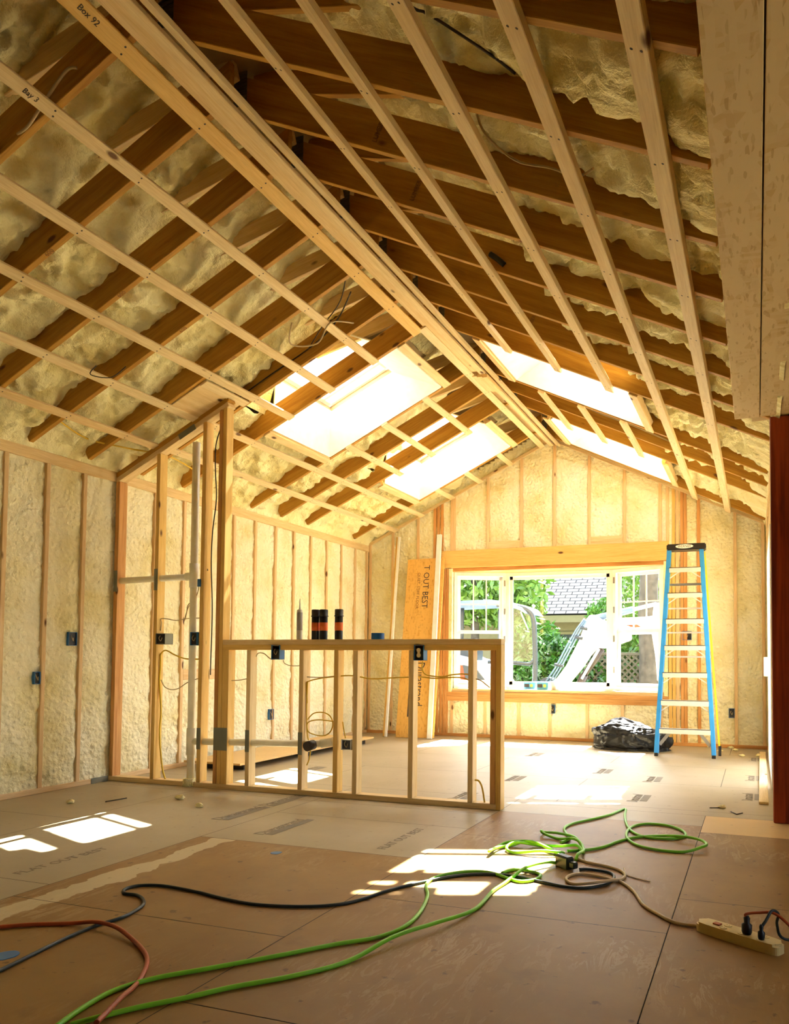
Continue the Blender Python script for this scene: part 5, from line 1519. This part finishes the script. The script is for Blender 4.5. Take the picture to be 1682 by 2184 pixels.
fin(bm, 'cab_post', M['exgrey'], ex)
q = [(-4.508, 2.094), (-3.949, 1.119)]
boxo('cab_glass', (q[0][0], 13.62, q[1][1]), (q[1][0], 13.626, q[0][1]), M['glass'], ex, 0)
bm = bmesh.new(); add_tube(bm, [(p[0], 13.55, p[1]) for p in [(-4.161, 2.040), (-4.124, 1.951), (-4.013, 1.705)]], 0.012, 6)
fin(bm, 'wiper', M['paperwhite'], ex)
sx0 = [(-5.263, 1.202)][0]
boxo('seat', (sx0[0] - .3, 13.9, sx0[1] - .3), (sx0[0] + .1, 14.3, sx0[1] + .35), M['exgrey'], ex, 0.05)
# boom
outline('boom', [(-3.825, 0.494), (-3.568, 0.748), (-3.368, 1.034), (-3.098, 1.521), (-3.036, 1.741), (-2.991, 1.899), (-2.920, 1.986), (-2.787, 1.984), (-2.672, 1.869), (-2.523, 1.824), (-2.177, 1.769), (-2.177, 1.518), (-2.480, 1.406), (-2.655, 1.362), (-2.831, 1.371), (-2.938, 1.230), (-3.098, 0.992), (-3.323, 0.725), (-3.476, 0.501)], M['exwhite'], 0.26, EY, bev=0.015)
outline('orange_decal', [(-2.609, 1.706), (-2.566, 1.766), (-2.505, 1.765), (-2.505, 1.584), (-2.566, 1.628)], M['exorange'], 0.01, 13.86, bev=0)
outline('arm', [(-2.585, 1.847), (-2.322, 1.931), (-1.892, 1.943), (-1.679, 1.975), (-1.621, 1.888), (-1.621, 1.631), (-1.807, 1.632), (-2.236, 1.634), (-2.586, 1.548)], M['exwhite'], 0.22, EY + 0.1, bev=0.012)
outline('orange_decal', [(-2.255, 1.793), (-2.058, 1.800), (-1.990, 1.756), (-2.109, 1.749), (-2.238, 1.776)], M['exorange'], 0.01, 13.97, bev=0)
def exr(name, px, y, r, mat, seg=10):
    bm = bmesh.new(); add_tube(bm, [(p[0], y, p[1]) for p in px], r, seg); return fin(bm, name, M[mat], ex)
exr('arm_cylinder', [(-2.803, 1.929), (-2.126, 2.076)], 13.95, 0.062, 'exsteel')
exr('cylinder_rod', [(-2.126, 2.076), (-1.703, 2.172)], 13.95, 0.034, 'alu')
exr('bucket_link', [(-1.703, 2.189), (-1.720, 1.984)], 13.95, 0.05, 'exwhite')
outline('bucket_link', [(-1.768, 2.074), (-1.608, 2.173), (-1.576, 1.815), (-1.545, 1.219), (-1.596, 0.795), (-1.696, 0.776), (-1.729, 1.219), (-1.794, 1.646)], M['exwhite'], 0.14, EY, bev=0.01)
exr('boom_cylinder', [(-3.194, 0.527), (-3.042, 0.862)], 13.95, 0.075, 'abs')
exr('boom_cylinder', [(-3.042, 0.862), (-2.698, 1.353)], 13.95, 0.060, 'abs')
exr('cylinder_rod', [(-3.058, 0.795), (-2.734, 1.351)], 13.82, 0.025, 'alu')
for hp in ([(-3.725, 0.645), (-3.518, 0.964), (-3.303, 1.368), (-3.125, 1.690), (-2.984, 1.889)], [(-3.671, 0.637), (-3.472, 0.947), (-3.258, 1.350), (-3.090, 1.664), (-2.966, 1.871)], [(-3.771, 0.679), (-3.554, 0.999), (-3.339, 1.403), (-3.152, 1.716), (-3.001, 1.907)]):
    exr('hose', hp, 13.80, 0.018, 'exsteel', 6)
for px in ([(-3.567, 1.060), (-3.396, 1.027)], [(-3.174, 1.576), (-3.032, 1.541)], [(-3.068, 1.750), (-2.944, 1.714)]):
    exr('hose_clamp', px, 13.78, 0.03, 'exgrey', 6)
q = [(-3.733, 0.656)][0]
bm = bmesh.new(); lathe(bm, [(0.16, 0), (0.16, 0.3)], 18)
fin(bm, 'slew_pivot', M['exgrey'], ex, mw=Matrix.Translation((q[0], EY + .15, q[1])) @ Matrix.Rotation(radians(90), 4, 'X'))
